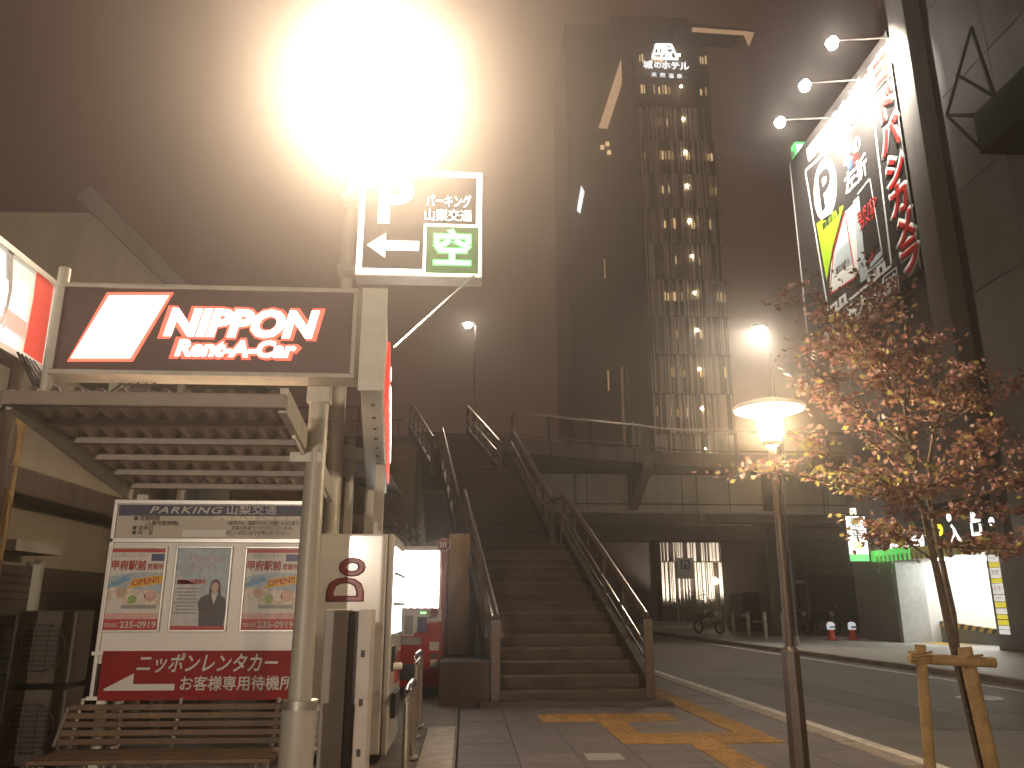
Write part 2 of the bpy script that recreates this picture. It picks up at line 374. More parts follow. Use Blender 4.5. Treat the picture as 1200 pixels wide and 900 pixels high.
# box girder set back below, with cantilever brackets
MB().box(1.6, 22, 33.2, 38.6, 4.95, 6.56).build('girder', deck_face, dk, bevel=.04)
MB().box(1.6, 22, 40.6, 41.6, 4.4, 6.2).build('rear_girder', concrete_d, dk)
MB().box(-9, 24, 41.9, 43.0, 4.5, 6.9).build('rear_beam', concrete_d, dk)
for x in (2.4, 6.9, 12.6, 17.4):
    MB().prism([(x - .2, 33.15, 5.05), (x - .2, 33.15, 6.55), (x - .2, 30.7 if x > 7 else 30.0, 6.55), (x - .2, 30.9 if x > 7 else 30.2, 6.3)], (.4, 0, 0)).build('bracket', concrete_d, dk)
for x in (1.9, 13.7, 21):
    MB().box(x - .55, x + .55, 35.2, 36.6, -.1, 4.95).build('pier', concrete_d, dk, bevel=.08)
MB().box(10.2, 20, 33.6, 34.0, 4.6, 4.94).build('pipe_tray', concrete_d, dk)
for x in (4.5, 9.6, 15.0):
    MB().tube([(x, 33.1, 6.5), (x, 33.1, 5.0), (x + .1, 33.3, 4.85), (x + .6, 35.1, 4.8)], .05, 8).build('drain_pipe', steelp, dk, True)
MB().tube([(3.0, 33.08, 5.3), (21, 33.08, 5.3)], .03, 6).build('conduit', concrete_d, dk)
for x in (5.0, 9.0, 11.0, 15.2, 19.0): MB().box(x - .012, x + .012, 33.185, 33.21, 4.97, 6.5).build('joint_strip', dark, dk)
for sgn in (0, 1):
    MB().tube([(-8.5, 28.5 + sgn * 0, 7.55 + sgn * .5), (-2.3, 27.9, 7.55 + sgn * .5)], .03, 8).build('west_rail', rail_m, dk, True)
for i in range(9):
    x = -8.2 + i * .72; MB().box(x, x + .05, 28.42 - .08 * i, 28.47 - .08 * i, 6.98, 8.05).build('west_rail_post', brownrail, dk)

# ================================================================== LEFT: shelter, board, bench, signs
# --- shelter roof
sh = thing('waiting_shelter', (-1.0, 5.0, 0), 'small grey metal waiting shelter roof with ribbed underside above the notice board', 'shelter')
RX0, RX1 = -2.46, -1.04
def roofz(y): return 2.27 - (y - 4.4) * .16
rs = MB(); nx = 48
for i in range(nx):
    x0 = RX0 + (RX1 - RX0) * i / nx; x1 = RX0 + (RX1 - RX0) * (i + 1) / nx
    dz0 = .045 if (i // 2) % 2 else 0; dz1 = .045 if ((i + 1) // 2) % 2 else 0
    rs.poly([(x0, 4.4, roofz(4.4) + dz0 + .05), (x1, 4.4, roofz(4.4) + dz1 + .05), (x1, 6.05, roofz(6.05) + dz1 + .05), (x0, 6.05, roofz(6.05) + dz0 + .05)])
sheet_m = M('roof_sheet', (.60, .52, .45), .5, .1, var=.15)
rs.build('corrugated_sheet', sheet_m, sh)
for i in range(6):
    y = 4.42 + i * .31
    MB().box(RX0, RX1, y, y + .07, roofz(y) + .012, roofz(y) + .047).build('purlin', M('purlin', (.30, .25, .21), .5) if i == 0 else bpy.data.materials['purlin'], sh)
MB().prism([(RX0 - .03, 4.36, roofz(4.36) - .05), (RX0 - .03, 6.08, roofz(6.08) - .05), (RX0 - .03, 6.08, roofz(6.08) + .06), (RX0 - .03, 4.36, roofz(4.36) + .06)], (.03, 0, 0)).build('side_trim', steelp, sh)
MB().prism([(RX1, 4.36, roofz(4.36) - .05), (RX1, 6.08, roofz(6.08) - .05), (RX1, 6.08, roofz(6.08) + .09), (RX1, 4.36, roofz(4.36) + .09)], (.045, 0, 0)).build('side_trim', steelp, sh)
MB().box(RX0 - .03, RX1 + .045, 4.30, 4.358, roofz(4.4) - .03, roofz(4.4) + .05).build('gutter', M('gutter', (.22, .18, .15), .5), sh, bevel=.01)
MB().tube([(RX1 + .02, 4.7, roofz(4.7) - .06), (RX1 + .02, 5.9, roofz(5.9) - .06)], .012, 6).build('cable', whitep, sh)
MB().tube([(-.95, 5.05, 0), (-.95, 5.05, .64), (-.95, 5.05, .66), (-.95, 5.05, 2.5)], [.10, .10, .068, .062], 18).build('post', steelp, sh, True)
MB().tube([(-.95, 5.05, .63), (-.95, 5.05, .68)], .105, 18).build('collar', steel, sh, True)
MB().box(-1.10, -.90, 4.99, 5.11, roofz(5.05) - .1, roofz(5.05) - .04).build('bracket', steelp, sh)
for xx in (-2.4,): MB().box(xx - .03, xx + .03, 6.09, 6.15, 0, 2.0).build('rear_post', steelp, sh)
# --- notice board
nb_ = thing('notice_board', (-1.85, 6.0, 0), 'white framed notice board headed PARKING below the shelter roof', 'notice board')
BX0, BX1, BY = -2.55, -1.12, 6.02
MB().box(BX0 + .02, BX1 - .02, BY, BY + .03, .82, 1.93).build('panel', whitep, nb_)
for (x0, x1, z0, z1) in ((BX0, BX1, 1.92, 1.95), (BX0, BX1, 1.645, 1.675), (BX0, BX0 + .025, .59, 1.92), (BX1 - .025, BX1, .59, 1.92)):
    MB().box(x0, x1, BY - .02, BY + .028, z0, z1).build('frame_bar', alu, nb_, bevel=.003)
MB().box(BX0 + .05, BX0 + .11, BY - .01, BY + .03, 0, .82).build('leg', alu, nb_); MB().box(BX1 - .11, BX1 - .05, BY - .01, BY + .03, 0, .82).build('leg', alu, nb_)
MB().box(BX0 + .03, BX1 - .03, BY - .008, BY - .001, 1.68, 1.915).build('header_panel', print_m['beige'], nb_)
f = (BX0 + BX1) / 2
shape(rect(1.36, .078), (f, BY - .011, 1.875), FRONT, navy, nb_, 'title_band')
tl = M('title_letters', (.55, .53, .5), .5, var=.03)
text('PARKING', .068, tl, nb_, (f - .20, BY - .013, 1.875), bold=.02, shear=.25, spacing=1.15, width=.52)
text('山梨交通', .074, tl, nb_, (f + .27, BY - .013, 1.876), bold=.018, spacing=1.05, width=.36)
ink = M('ink', (.06, .05, .05), .6, var=.02)
for i, (s, x) in enumerate((('■ 営業時間', .14), ('(入庫可能時間)', .25), ('■ 定休日', .12), ('■ 料　金', .12))):
    text(s, .036, ink, nb_, (BX0 + .10 + x, BY - .012, 1.815 - i * .034), bold=.01)
for i, s in enumerate(('※駐車中は、路線バスをご利用になるお客さまは', '　お得な料金サービスがございます。', '　詳しくは窓口までお申し出ください。')):
    text(s, .034, ink, nb_, (BX0 + 1.10 - i * .03, BY - .012, 1.785 - i * .035), bold=.004, width=(.56, .44, .46)[i])
shape(rect(.62, .03), (BX0 + 1.02, BY - .0115, 1.822), FRONT, print_m['cream'], nb_, 'blank_strip')
shape(rect(.32, .05), (BX0 + .66, BY - .0115, 1.712), FRONT, print_m['white'], nb_, 'sticker')
# --- posters in snap frames
def poster(x, lab, kind):
    z0, z1, wd = 1.03, 1.62, .40
    p = thing('framed_poster', (x, BY, z0), lab, 'poster')
    y = BY - .006
    for (a, b, c, d_) in ((-wd / 2, wd / 2, z1 - .014, z1), (-wd / 2, wd / 2, z0, z0 + .014), (-wd / 2, -wd / 2 + .014, z0 + .014, z1 - .014), (wd / 2 - .014, wd / 2, z0 + .014, z1 - .014)):
        MB().box(x + a, x + b, y - .016, y, c, d_).build('frame_bar', alu, p, bevel=.003)
    zc = (z0 + z1) / 2; W = wd - .02; H = z1 - z0 - .02; y -= .002
    S = lambda pts, mt, nm, k=1: shape(pts, (x, y - k * .0012, zc), FRONT, print_m[mt], p, nm)
    if kind == 'offer':
        S(rect(W, H), 'white', 'sheet', 0)
        S(rect(W, .026, 0, H / 2 - .022), 'red', 'top_band')
        text('ニッポンレンタカー', .034, print_m['grey'], p, (x - .05, y - .003, zc + H / 2 - .06), bold=.01, width=.24)
        S(rect(.09, .05, W / 2 - .055, H / 2 - .07), 'navy', 'badge')
        text('甲府駅前', .072, print_m['red'], p, (x - .06, y - .003, zc + .155), bold=.03, width=.24)
        text('営業所', .045, print_m['red'], p, (x + .125, y - .003, zc + .148), bold=.02, width=.11)
        S([(-W / 2, -.10), (W / 2, -.12), (W / 2, .105), (0, .115), (-W / 2, .08)], 'sky', 'sky_picture')
        S([(-W / 2, -.10), (W / 2, -.12), (W / 2, -.03), (.05, -.01), (-W / 2, .01)], 'cream', 'beach_picture', 2)
        S([(-W / 2, .03), (-.06, .10), (-.04, .055), (-W / 2, .0)], 'blue', 'wave_picture', 2)
        S([(-.05, .0), (W / 2 - .01, .035), (W / 2 - .005, .095), (-.02, .065)], 'yellow', 'banner', 3)
        text('OPEN!!', .055, print_m['red'], p, (x + .07, y - .006, zc + .048), axes=((1, 0, .16), (0, 0, 1)), bold=.02, width=.19)
        S(disc(.035, -.09, -.03), 'skin', 'figure_picture', 3); S(disc(.03, -.01, -.075), 'green', 'figure_picture', 3); S(disc(.04, .11, -.05), 'pink', 'figure_picture', 3)
        S(disc(.028, -.13, -.085), 'white', 'figure_picture', 3); S(disc(.03, .05, -.06), 'white', 'figure_picture', 3)
        S(rect(.24, .026, .04, -.125), 'grey', 'caption', 3)
        S(rect(W, .115, 0, -H / 2 + .058), 'pink', 'lower_band', 2); S(rect(W, .075, 0, -H / 2 + .038), 'red', 'phone_band', 3)
        text('TEL055', .036, print_m['white'], p, (x - .135, y - .006, zc - H / 2 + .035), bold=.01, width=.095)
        text('235-0919', .06, print_m['white'], p, (x + .05, y - .006, zc - H / 2 + .037), bold=.03, width=.25)
    else:
        S(rect(W, H), 'sky', 'sheet', 0)
        S([(-W / 2, -H / 2), (.06, -H / 2), (-.02, .02), (-W / 2, .10)], 'pale', 'pale_ground')
        text('おもてなし、', .058, print_m['pink'], p, (x + .05, y - .003, zc + .205), bold=.005, width=.24)
        text('レンタカーで。', .058, print_m['pink'], p, (x - .03, y - .003, zc + .145), bold=.005, width=.27)
        S(rect(.2, .03, -.07, .045), 'pink', 'red_strip'); 
        text('スタッフ募集中', .036, print_m['red'], p, (x - .07, y - .004, zc + .045), bold=.02, width=.19)
        for i in range(8): S(rect(.15 + .02 * math.sin(i * 2.), .011, -.095, -.0 - i * .024), 'grey', 'text_line', 2)
        S(rect(W, .03, 0, -H / 2 + .015), 'red', 'bottom_band', 4)
        # printed figure in a dark suit, arms folded
        S([(.005, -H / 2 + .03), (.0, -.17), (-.015, -.10), (.0, -.065), (.04, -.04), (.14, -.045), (.175, -.07), (.185, -.13), (.175, -H / 2 + .03)], 'suit', 'suit_print', 2)
        S([(.058, -.075), (.058, 0), (.07, .05), (.097, .066), (.124, .05), (.137, 0), (.14, -.075), (.128, -.08), (.12, -.02), (.076, -.02), (.07, -.08)], 'hair', 'hair_print', 3)
        S([(.086, -.01), (.108, -.01), (.112, -.05), (.082, -.05)], 'skin', 'neck_print', 4); S([(.076, -.042), (.118, -.042), (.098, -.11)], 'white', 'shirt_print', 5)
        S(disc(.026, .097, .012, ry=.034), 'skin', 'face_print', 5); S([(.07, .02), (.075, .05), (.098, .062), (.122, .05), (.125, .02), (.11, .042), (.09, .045)], 'hair', 'fringe_print', 6)
        S([(.0, -.14), (.13, -.12), (.15, -.14), (.02, -.165)], 'hair', 'sleeve_print', 3)
    return p
poster(-2.335, 'rental offer poster at the left end of the notice board beside the red arrow sign', 'offer')
poster(-1.875, 'pale blue poster showing a woman in a dark suit, arms folded', 'lady')
poster(-1.385, 'rental offer poster half hidden by the grey shelter post', 'offer')
# --- red arrow sign under the posters
ra_ = thing('arrow_sign', (-1.82, 6.0, .6), 'red waiting area sign with white arrow pointing left, under the posters', 'sign')
MB().box(-2.49, -1.145, 5.985, 6.0, .585, .905).build('panel', redp, ra_)
wl = M('white_letters', (.62, .6, .56), .45, var=.04)
text('ニッポンレンタカー', .135, wl, ra_, (-1.77, 5.982, .815), bold=.024, shear=.22, width=.96)
text('お客様専用待機所', .10, wl, ra_, (-1.56, 5.982, .685), bold=.02, width=.77)
shape([(-.45, -.03), (-.26, .07), (-.26, .0), (.02, .0), (.02, -.042), (-.45, -.042)], (-2.0, 5.982, .69), FRONT, wl, ra_, 'arrow')
for z in (.6, .89): MB().box(-2.56, -2.485, 5.975, 5.99, z - .012, z + .012).build('clip', whitep, ra_)
# --- bench
bn = thing('slatted_bench', (-1.8, 5.3, 0), 'brown slatted wooden bench in front of the notice board', 'bench')
for i in range(5):
    z = .375 + i * .047; y = 5.52 + i * .025
    MB().box(-2.5, -1.15, y, y + .022, z, z + .036).build('back_slat', wood, bn, bevel=.005)
for i in range(5):
    y = 5.08 + i * .085
    MB().box(-2.46, -1.1, y, y + .07, .335, .36).build('seat_slat', wood, bn, bevel=.006)
for x in (-2.44, -1.82, -1.2):
    MB().tube([(x, 5.1, 0), (x, 5.12, .32), (x, 5.48, .325), (x, 5.56, .36), (x, 5.66, .63)], .014, 8).build('end_frame' if x != -1.82 else 'middle_frame', steel, bn, True)
    MB().tube([(x, 5.44, .32), (x, 5.56, 0)], .014, 8).build('leg', steel, bn, True)
for x in (-2.51, -1.14): MB().tube([(x, 5.63, .58), (x, 5.55, .45), (x, 5.5, .37)], .012, 8).build('end_strap', steel, bn, True)
# --- illuminated rental sign
ns = thing('rental_car_sign', (-1.6, 4.8, 2.55), 'dark box sign with glowing NIPPON Rent-A-Car lettering above the shelter', 'sign')
NX0, NX1, NZ0, NZ1, NY = -2.53, -.70, 2.55, 3.14, 4.80
face_m = M('sign_face', (.085, .04, .035), .4, var=.1)
MB().box(NX0 + .02, NX1 - .02, NY, NY + .18, NZ0 + .02, NZ1 - .02).build('face', face_m, ns)
for b_ in ((NX0, NX1, NZ1 - .03, NZ1), (NX0, NX1, NZ0, NZ0 + .03), (NX0, NX0 + .03, NZ0 + .03, NZ1 - .03), (NX1 - .03, NX1, NZ0 + .03, NZ1 - .03)):
    MB().box(b_[0], b_[1], NY - .02, NY + .19, b_[2], b_[3]).build('frame_bar', steelp, ns, bevel=.006)
def nat(x, y, k=0): p = at(x, y, Y=NY); return (p.x - (NX0 + NX1) / 2, p.z - (NZ0 + NZ1) / 2)
nc = lambda k: ((NX0 + NX1) / 2, NY - .004 * k, (NZ0 + NZ1) / 2)
shape([nat(79, 424), nat(156, 424), nat(204, 343), nat(126, 343)], nc(1), FRONT, lit_red, ns, 'logo_border', .002)
shape([nat(84, 420), nat(153, 420), nat(198, 347), nat(129, 347)], nc(2), FRONT, lit_white_t, ns, 'logo_panel', .003)
cN = at(284, 381, Y=NY); cR = at(277, 410, Y=NY)
text('NIPPON', .245, lit_red, ns, (cN.x, NY - .004, cN.z), bold=.10, shear=.2, width=1.01, ext=.001, name='letter_glow')
text('Rent-A-Car', .15, lit_red, ns, (cR.x, NY - .0045, cR.z), bold=.13, shear=.2, width=.80, ext=.001, name='letter_glow')
text('NIPPON', .235, lit_white_t, ns, (cN.x, NY - .008, cN.z), bold=.05, shear=.2, width=.94, ext=.001)
text('Rent-A-Car', .14, lit_white_t, ns, (cR.x, NY - .0085, cR.z), bold=.045, shear=.2, width=.73, ext=.001)
MB().tube([(-2.58, 4.9, 2.22), (-2.58, 4.9, 3.28)], .035, 12).build('left_post', steelp, ns, True)
MB().box(-1.02, -.88, 4.985, 5.1, 2.45, 3.0).build('post_head', steelp, ns)
for k in range(5): MB().tube([(-2.9, 5.3 - .05 * k, 2.78), (-2.72, 5.15, 2.62 - .04 * k), (-2.55, 5.0, 2.5 - .03 * k), (-2.3 + .06 * k, 4.97, 2.42 + .02 * k), (-2.15 + .05 * k, 4.95, 2.54)], .008, 5).build('cable', dark, ns, True)
# --- end-on box sign running back along the yard
bs = thing('edge_on_box_sign', (-.8, 7.2, 2.5), 'long pale box sign seen end on beside the rental sign, red lettered face', 'sign')
e0 = Vector((-.67, 4.86)); e1 = Vector((-.53, 4.86)); g0 = Vector((-1.19, 9.6)); g1 = Vector((-.955, 9.65))
MB().prism([(e0.x, e0.y, 2.5), (e1.x, e1.y, 2.5), (g1.x, g1.y, 2.5), (g0.x, g0.y, 2.5)], (0, 0, .66)).build('body', M('box_panel', (.56, .58, .55), .45, var=.08), bs, bevel=.01)
MB().box(-.685, -.525, 4.845, 4.865, 2.49, 3.17).build('end_cap', M('end_panel', (.60, .62, .56), .5, var=.1), bs, bevel=.004)
dd = (g1 - e1).normalized(); nrm = Vector((dd.y, -dd.x))
lit_red2 = EM('lit_red_face', (1, .06, .04), .8, False)
cc = e1 + dd * 2.6 + nrm * .006
MB().box(-2.0, 2.0, -.21, .21, 0, .02, mat=frame((cc.x, cc.y, 2.80), (dd.x, dd.y, 0), (0, 0, 1))).build('red_face', lit_red2, bs)
text('ニッポンレンタカー', .30, lit_white_t, bs, (cc.x + nrm.x * .03, cc.y + nrm.y * .03, 2.8), axes=((dd.x, dd.y, 0), (0, 0, 1)), bold=.03, width=3.5)
for k in range(12):
    p = e0.lerp(e1, .5) + dd * (.4 + k * .38); MB().box(p.x - .012, p.x + .012, p.y - .02, p.y + .02, 2.494, 2.5).build('vent_hole', dark, bs)
MB().tube([(-.62, 5.3, 3.0), (-.95, 5.06, 3.0)], .025, 8).build('arm', steelp, bs, True)
MB().box(-1.16, -1.06, 9.3, 9.4, 0, 2.5).build('post', steelp, bs); MB().box(-.86, -.78, 7.6, 7.68, 1.6, 2.5).build('hanger', steelp, bs)
# --- parking direction sign with pole
ps = thing('parking_sign', (-1.36, 8.3, 0), 'lit parking sign with left arrow and green vacancy character on a tall pole', 'sign')
PX0, PX1, PZ0, PZ1, PY = -1.2, .13, 4.51, 5.75, 7.8
MB().box(PX0, PX1, PY, PY + .25, PZ0, PZ1).build('box', alu, ps, bevel=.008)
pcx, pcz = (PX0 + PX1) / 2, (PZ0 + PZ1) / 2
pwhite = EM('parking_white', (1, .95, .82), 1.5)
MB().box(PX0 + .015, PX1 - .015, PY - .004, PY + .01, PZ0 + .015, PZ1 - .015).build('border_light', pwhite, ps)
face2 = M('parking_face', (.05, .045, .042), .4, var=.05)
shape(rect(1.18, 1.08), (pcx, PY - .006, pcz), FRONT, face2, ps, 'dark_face')
pl = EM('parking_letters', (1, .95, .82), 1.9, False)
text('P', .74, pl, ps, (-.82, PY - .010, 5.35), bold=.035)
text('パーキング', .155, pl, ps, (-.24, PY - .010, 5.37), bold=.02, width=.48)
text('山梨交通', .145, pl, ps, (-.24, PY - .010, 5.205), bold=.012, width=.50)
shape([(-.29, 0), (-.10, .14), (-.10, .055), (.25, .055), (.25, -.055), (-.10, -.055), (-.10, -.14)], (-.79, PY - .010, 4.85), FRONT, pl, ps, 'arrow')
shape(rect(.61, .59), (-.19, PY - .011, 4.818), FRONT, pwhite, ps, 'vacancy_border')
shape(rect(.55, .53), (-.19, PY - .014, 4.812), FRONT, EM('led_face', (.12, .5, .10), .22, False, (.05, .09, .04)), ps, 'vacancy_face')
text('空', .43, EM('led_halo', (.15, 1, .25), .8, False), ps, (-.19, PY - .018, 4.80), bold=.05, name='vacancy_character')
text('空', .43, EM('led_green', (.42, 1, .48), 2.0, False), ps, (-.19, PY - .022, 4.80), bold=.02, name='vacancy_character')
MB().tube([(-1.36, 8.3, 0), (-1.36, 8.3, 6.9)], .085, 16, .065).build('pole', steelp, ps, True)
for z in (4.7, 5.55): MB().box(-1.42, -1.0, 8.04, 8.24, z - .04, z + .04).build('clamp', steel, ps)
MB().tube([(-.58, 6.0, 3.14), (.05, 7.82, 4.55)], .013, 6).build('stay_rod', steel, ps)
MB().tube([(-.35, 7.9, 5.75), (-1.32, 8.25, 6.35)], .013, 6).build('stay_rod', steel, ps)
# --- the dazzling floodlight
fl = thing('floodlight', (-1.36, 8.3, 6.9), 'dazzling white floodlight on the pole above the parking sign', 'floodlight')
lc = at(438, 108, Y=8.0); tocam = (Vector((.1, 0, .2)) - lc).normalized()
fr = frame(lc, RT, UP - tocam * UP.dot(tocam)); 
q = tocam.to_track_quat('Z', 'Y').to_matrix().to_4x4(); q.translation = lc
MB().box(-.42, .42, -.30, .30, -.16, -.005, mat=q).build('housing', steel, fl, bevel=.02)
MB().box(-.39, .39, -.27, .27, -.004, .004, mat=q).build('lens', EM('flood_lens', (1, .86, .66), 60, False), fl)
spot('beam', lc + tocam * .05, lc + tocam * 5, 7500, 72, .55, (1, .77, .56), .2, fl)
MB().tube([lc - tocam * .12, (-1.36, 8.3, 6.8)], .03, 8).build('arm', steel, fl)
MB().tube([lc + Vector((-.45, .1, 0)), lc + Vector((-.45, .16, -.2)), lc + Vector((.45, .16, -.2)), lc + Vector((.45, .1, 0))], .02, 8).build('yoke', steel, fl)
# --- picture light box at the left edge
lb = thing('picture_light_box', (-3.0, 5.2, 2.8), 'lit red and white picture box sign cut by the left edge of the view', 'sign')
LX = -3.0
MB().box(LX - .2, LX, 3.9, 5.62, 2.80, 3.46).build('box', steelp, lb, bevel=.01)
for (a, b, c, d_) in ((3.9, 5.62, 3.43, 3.47), (3.9, 5.62, 2.79, 2.83)): MB().box(LX, LX + .02, a, b, c, d_).build('frame_bar', whitep, lb)
lgrey = EM('lightbox_grey', (.72, .74, .66), .42, False); lwhite = EM('lightbox_white', (.92, .95, 1), .8, False); lred = EM('lightbox_red', (.75, .07, .04), .32, False); lpink = EM('lightbox_pink', (1, .30, .25), .8, False)
LA = ((0, 1, 0), (0, 0, 1)); 
def lat(x, y): p = at(x, y, X=LX); return (p.y - 5.0, p.z - 3.1)
shape([(-1.05, -.28), (.6, -.28), (.6, .34), (-1.05, .34)], (LX + .004, 5.0, 3.1), LA, lgrey, lb, 'picture_ground')
shape([lat(42, 316), lat(62, 336), lat(48, 427), lat(26, 412), lat(38, 350)], (LX + .007, 5.0, 3.1), LA, lred, lb, 'red_area')
shape([lat(0, 325), lat(12, 330), lat(5, 372), lat(0, 370)], (LX + .008, 5.0, 3.1), LA, lwhite, lb, 'white_shape')
shape([lat(16, 326), lat(33, 335), lat(28, 385), lat(8, 370)], (LX + .008, 5.0, 3.1), LA, lwhite, lb, 'white_shape')
shape([lat(3, 358), lat(30, 378), lat(28, 398), lat(0, 376)], (LX + .010, 5.0, 3.1), LA, lpink, lb, 'red_block')
shape([lat(0, 380), lat(22, 396), lat(18, 410), lat(0, 400)], (LX + .010, 5.0, 3.1), LA, lwhite, lb, 'white_shape')
shape([lat(8, 288), lat(14, 295), lat(12, 340), lat(2, 385), lat(0, 385), lat(8, 340)], (LX + .012, 5.0, 3.1), LA, print_m['grey'], lb, 'grey_outline')
MB().tube([(-3.05, 5.4, 2.8), (-3.05, 5.4, 0)], .04, 10).build('post', housed, lb)
# --- house behind
hs = thing('pale_gabled_shop', (-4.6, 9, 0), 'pale gabled shop wall behind the lit signs at left', 'building')
MB().box(-6.5, -3.62, 5.5, 12.5, 0, 3.2).build('wall', wallp, hs)
MB().prism([(-7.2, 9.4, 3.2), (-3.35, 9.4, 4.65), (-4.6, 9.4, 5.95), (-7.2, 9.4, 5.9)], (0, 4, 0)).build('gable_wall', wallp, hs)
MB().prism([(-4.75, 9.0, 5.95), (-4.6, 9.0, 6.1), (-3.0, 9.0, 4.55), (-3.1, 9.0, 4.42)], (0, 5, 0)).build('roof', concrete_d, hs)
MB().tube([(-3.36, 9.3, 0), (-3.36, 9.3, 4.7)], .05, 8).build('downpipe', steelp, hs)
MB().box(-3.62, -3.28, 5.2, 10.5, 2.0, 2.2).build('eave', housed, hs, bevel=.02)
MB().box(-3.615, -3.45, 5.2, 10.5, 2.22, 2.62).build('fascia_band', wallp, hs)
shf = MB().box(-3.625, -3.58, 5.6, 9.2, .1, 1.52).build('shutter', housed, hs)
for k in range(22): MB().box(-3.59, -3.56, 5.7, 9.1, .14 + k * .062, .19 + k * .062).build('slat', M('shutter', (.09, .07, .055), .5, .3) if k == 0 else bpy.data.materials['shutter'], shf)
MB().box(-3.56, -3.50, 7.0, 7.06, .1, 1.56).build('shutter_post', steelp, hs)
MB().box(-3.6, -3.30, 6.2, 6.9, 1.60, 1.68).build('ledge', concrete, hs)
# second pale roof edge behind the shelter
cp = thing('carport_roof', (-2.2, 9, 0), 'pale sloping beam of a carport roof behind the shelter', 'carport')
p0 = at(128, 447, Y=8.6); p1 = at(440, 530, Y=8.6)
MB().prism([p0, p1, p1 + Vector((0, 0, -.14)), p0 + Vector((0, 0, -.14))], (0, .1, 0)).build('beam', M('pale_green', (.50, .52, .42), .5, var=.1), cp)
MB().prism([p0 + Vector((0, .1, .0)), p1 + Vector((0, .1, .0)), p1 + Vector((0, .1, .05)), p0 + Vector((0, .1, .05))], (0, 3.5, 0)).build('roof', concrete_d, cp)
for x in (-3.0, -1.25): MB().box(x - .04, x + .04, 8.62, 8.7, 0, 3.4 if x < -2 else 2.95).build('post', steelp, cp)
MB().box(-3.2, -1.0, 8.72, 8.78, 2.55, 2.62).build('tie_bar', steelp, cp)
bk = thing('dark_back_wall', (-3, 13, 0), 'dark boarded yard wall seen beneath the shelter roof', 'wall')
for k in range(24): MB().box(-6.4 + k * .22, -6.4 + k * .22 + .21, 10.3, 10.34, 0, 2.3 + .01 * (k % 3)).build('board', housed, bk)
MB().box(-6.4, -1.6, 10.35, 10.42, 1.9, 2.0).build('rail', housed, bk)
# --- air conditioner units
for i, z in enumerate((.07, .64)):
    ac = thing('air_conditioner_unit', (-3.12, 6.75, z), ('lower' if i == 0 else 'upper') + ' of two stacked outdoor air conditioner units left of the red arrow sign', 'air conditioner', 'outdoor air conditioner units')
    MB().box(-3.44, -2.98, 6.62, 6.92, z, z + .53).build('casing', M('ac_case%d' % i, (.075, .06, .045), .5, var=.25), ac, bevel=.012)
    for k in range(11): MB().box(-3.36, -3.07, 6.603, 6.617, z + .07 + k * .036, z + .082 + k * .036).build('grille_bar', housed, ac)
    for k in range(4): MB().box(-3.36 + k * .095, -3.355 + k * .095, 6.597, 6.602, z + .06, z + .45).build('grille_bar', housed, ac)
    MB().lathe((0, 0, 0), [(0, 0), (.17, 0), (.18, -.01)], 24).build('fan_cover', dark, ac).matrix_basis = Matrix.Translation((-3.215, 6.612, z + .26)) @ Matrix.Rotation(R(90), 4, 'X')
    for x in (-3.4, -3.05): MB().box(x - .03, x + .03, 6.64, 6.9, z - .06, z).build('foot', dark, ac)
# --- old timber post with bundled sheet at left edge
tp = thing('wrapped_timber_post', (-3.3, 5.9, 0), 'brown timber post wrapped with a loose bundle at the far left', 'post')
MB().tube([(-3.35, 6.0, 0), (-3.34, 6.0, 1.0), (-3.33, 6.0, 2.6)], [.07, .065, .06], 10).build('post', stakew, tp, True)
MB().tube([(-3.42, 5.95, 1.85), (-3.42, 5.95, 2.05), (-3.45, 5.95, 2.3), (-3.42, 5.97, 2.5), (-3.38, 5.98, 2.62)], [.05, .13, .17, .13, .05], 12).build('bundle', housed, tp, True)
MB().tube([(-3.3, 5.9, 2.0), (-3.28, 5.9, 1.4), (-3.31, 5.9, .6)], .018, 6).build('cable', dark, tp)

# ------------------------------------------------------------------ vending machines
wv = thing('white_vending_machine', (-1.0, 7.5, 0), 'white drinks machine seen from its side, dark red Do lettering', 'vending machine')
MB().box(-1.42, -.66, 7.0, 8.12, .06, 1.8).build('cabinet', whiteg, wv, bevel=.02)
MB().box(-.657, -.61, 7.0, 8.12, .06, 1.8).build('door', whiteg, wv, bevel=.012)
MB().box(-1.4, -.68, 7.04, 8.08, 0, .06).build('base', dark, wv)
disp = EM('display_light', (.93, .97, 1), 6)
MB().box(-.612, -.603, 7.12, 8.02, .98, 1.70).build('display', disp, wv)
for k in range(3): MB().box(-.606, -.585, 7.1, 8.04, .96 + k * .25, .985 + k * .25).build('shelf', alu, wv)
MB().box(-.612, -.57, 7.25, 7.75, .30, .50).build('delivery_flap', dark, wv, bevel=.008)
MB().box(-.612, -.585, 7.15, 7.33, .68, .88).build('coin_panel', dark, wv, bevel=.006); MB().box(-.612, -.59, 7.5, 7.9, .56, .82).build('poster', print_m['red'], wv)
MB().tube([(-.60, 7.16, .72), (-.53, 7.2, .72)], .03, 10).build('knob', whitep, wv)
text('Do', .42, M('dark_red_print', (.20, .012, .02), .35, var=.05), wv, (-.985, 6.9965, 1.42), axes=((0, 0, 1), (-1, 0, 0)), bold=.035, width=.36)
for k, z in enumerate((.5, 1.0)): MB().box(-.70, -.675, 6.985, 7.002, z, z + .05).build('hinge', alu, wv)
rv = thing('red_vending_machine', (-.85, 12.3, 0), 'red drinks machine with bright white display beside the staircase', 'vending machine')
VX0, VX1, VY = -1.36, -.28, 12.1
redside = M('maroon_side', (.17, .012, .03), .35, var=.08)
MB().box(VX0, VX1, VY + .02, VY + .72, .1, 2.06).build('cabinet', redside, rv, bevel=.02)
MB().box(VX0 + .05, VX1 - .05, VY + .05, VY + .68, 0, .1).build('base', dark, rv)
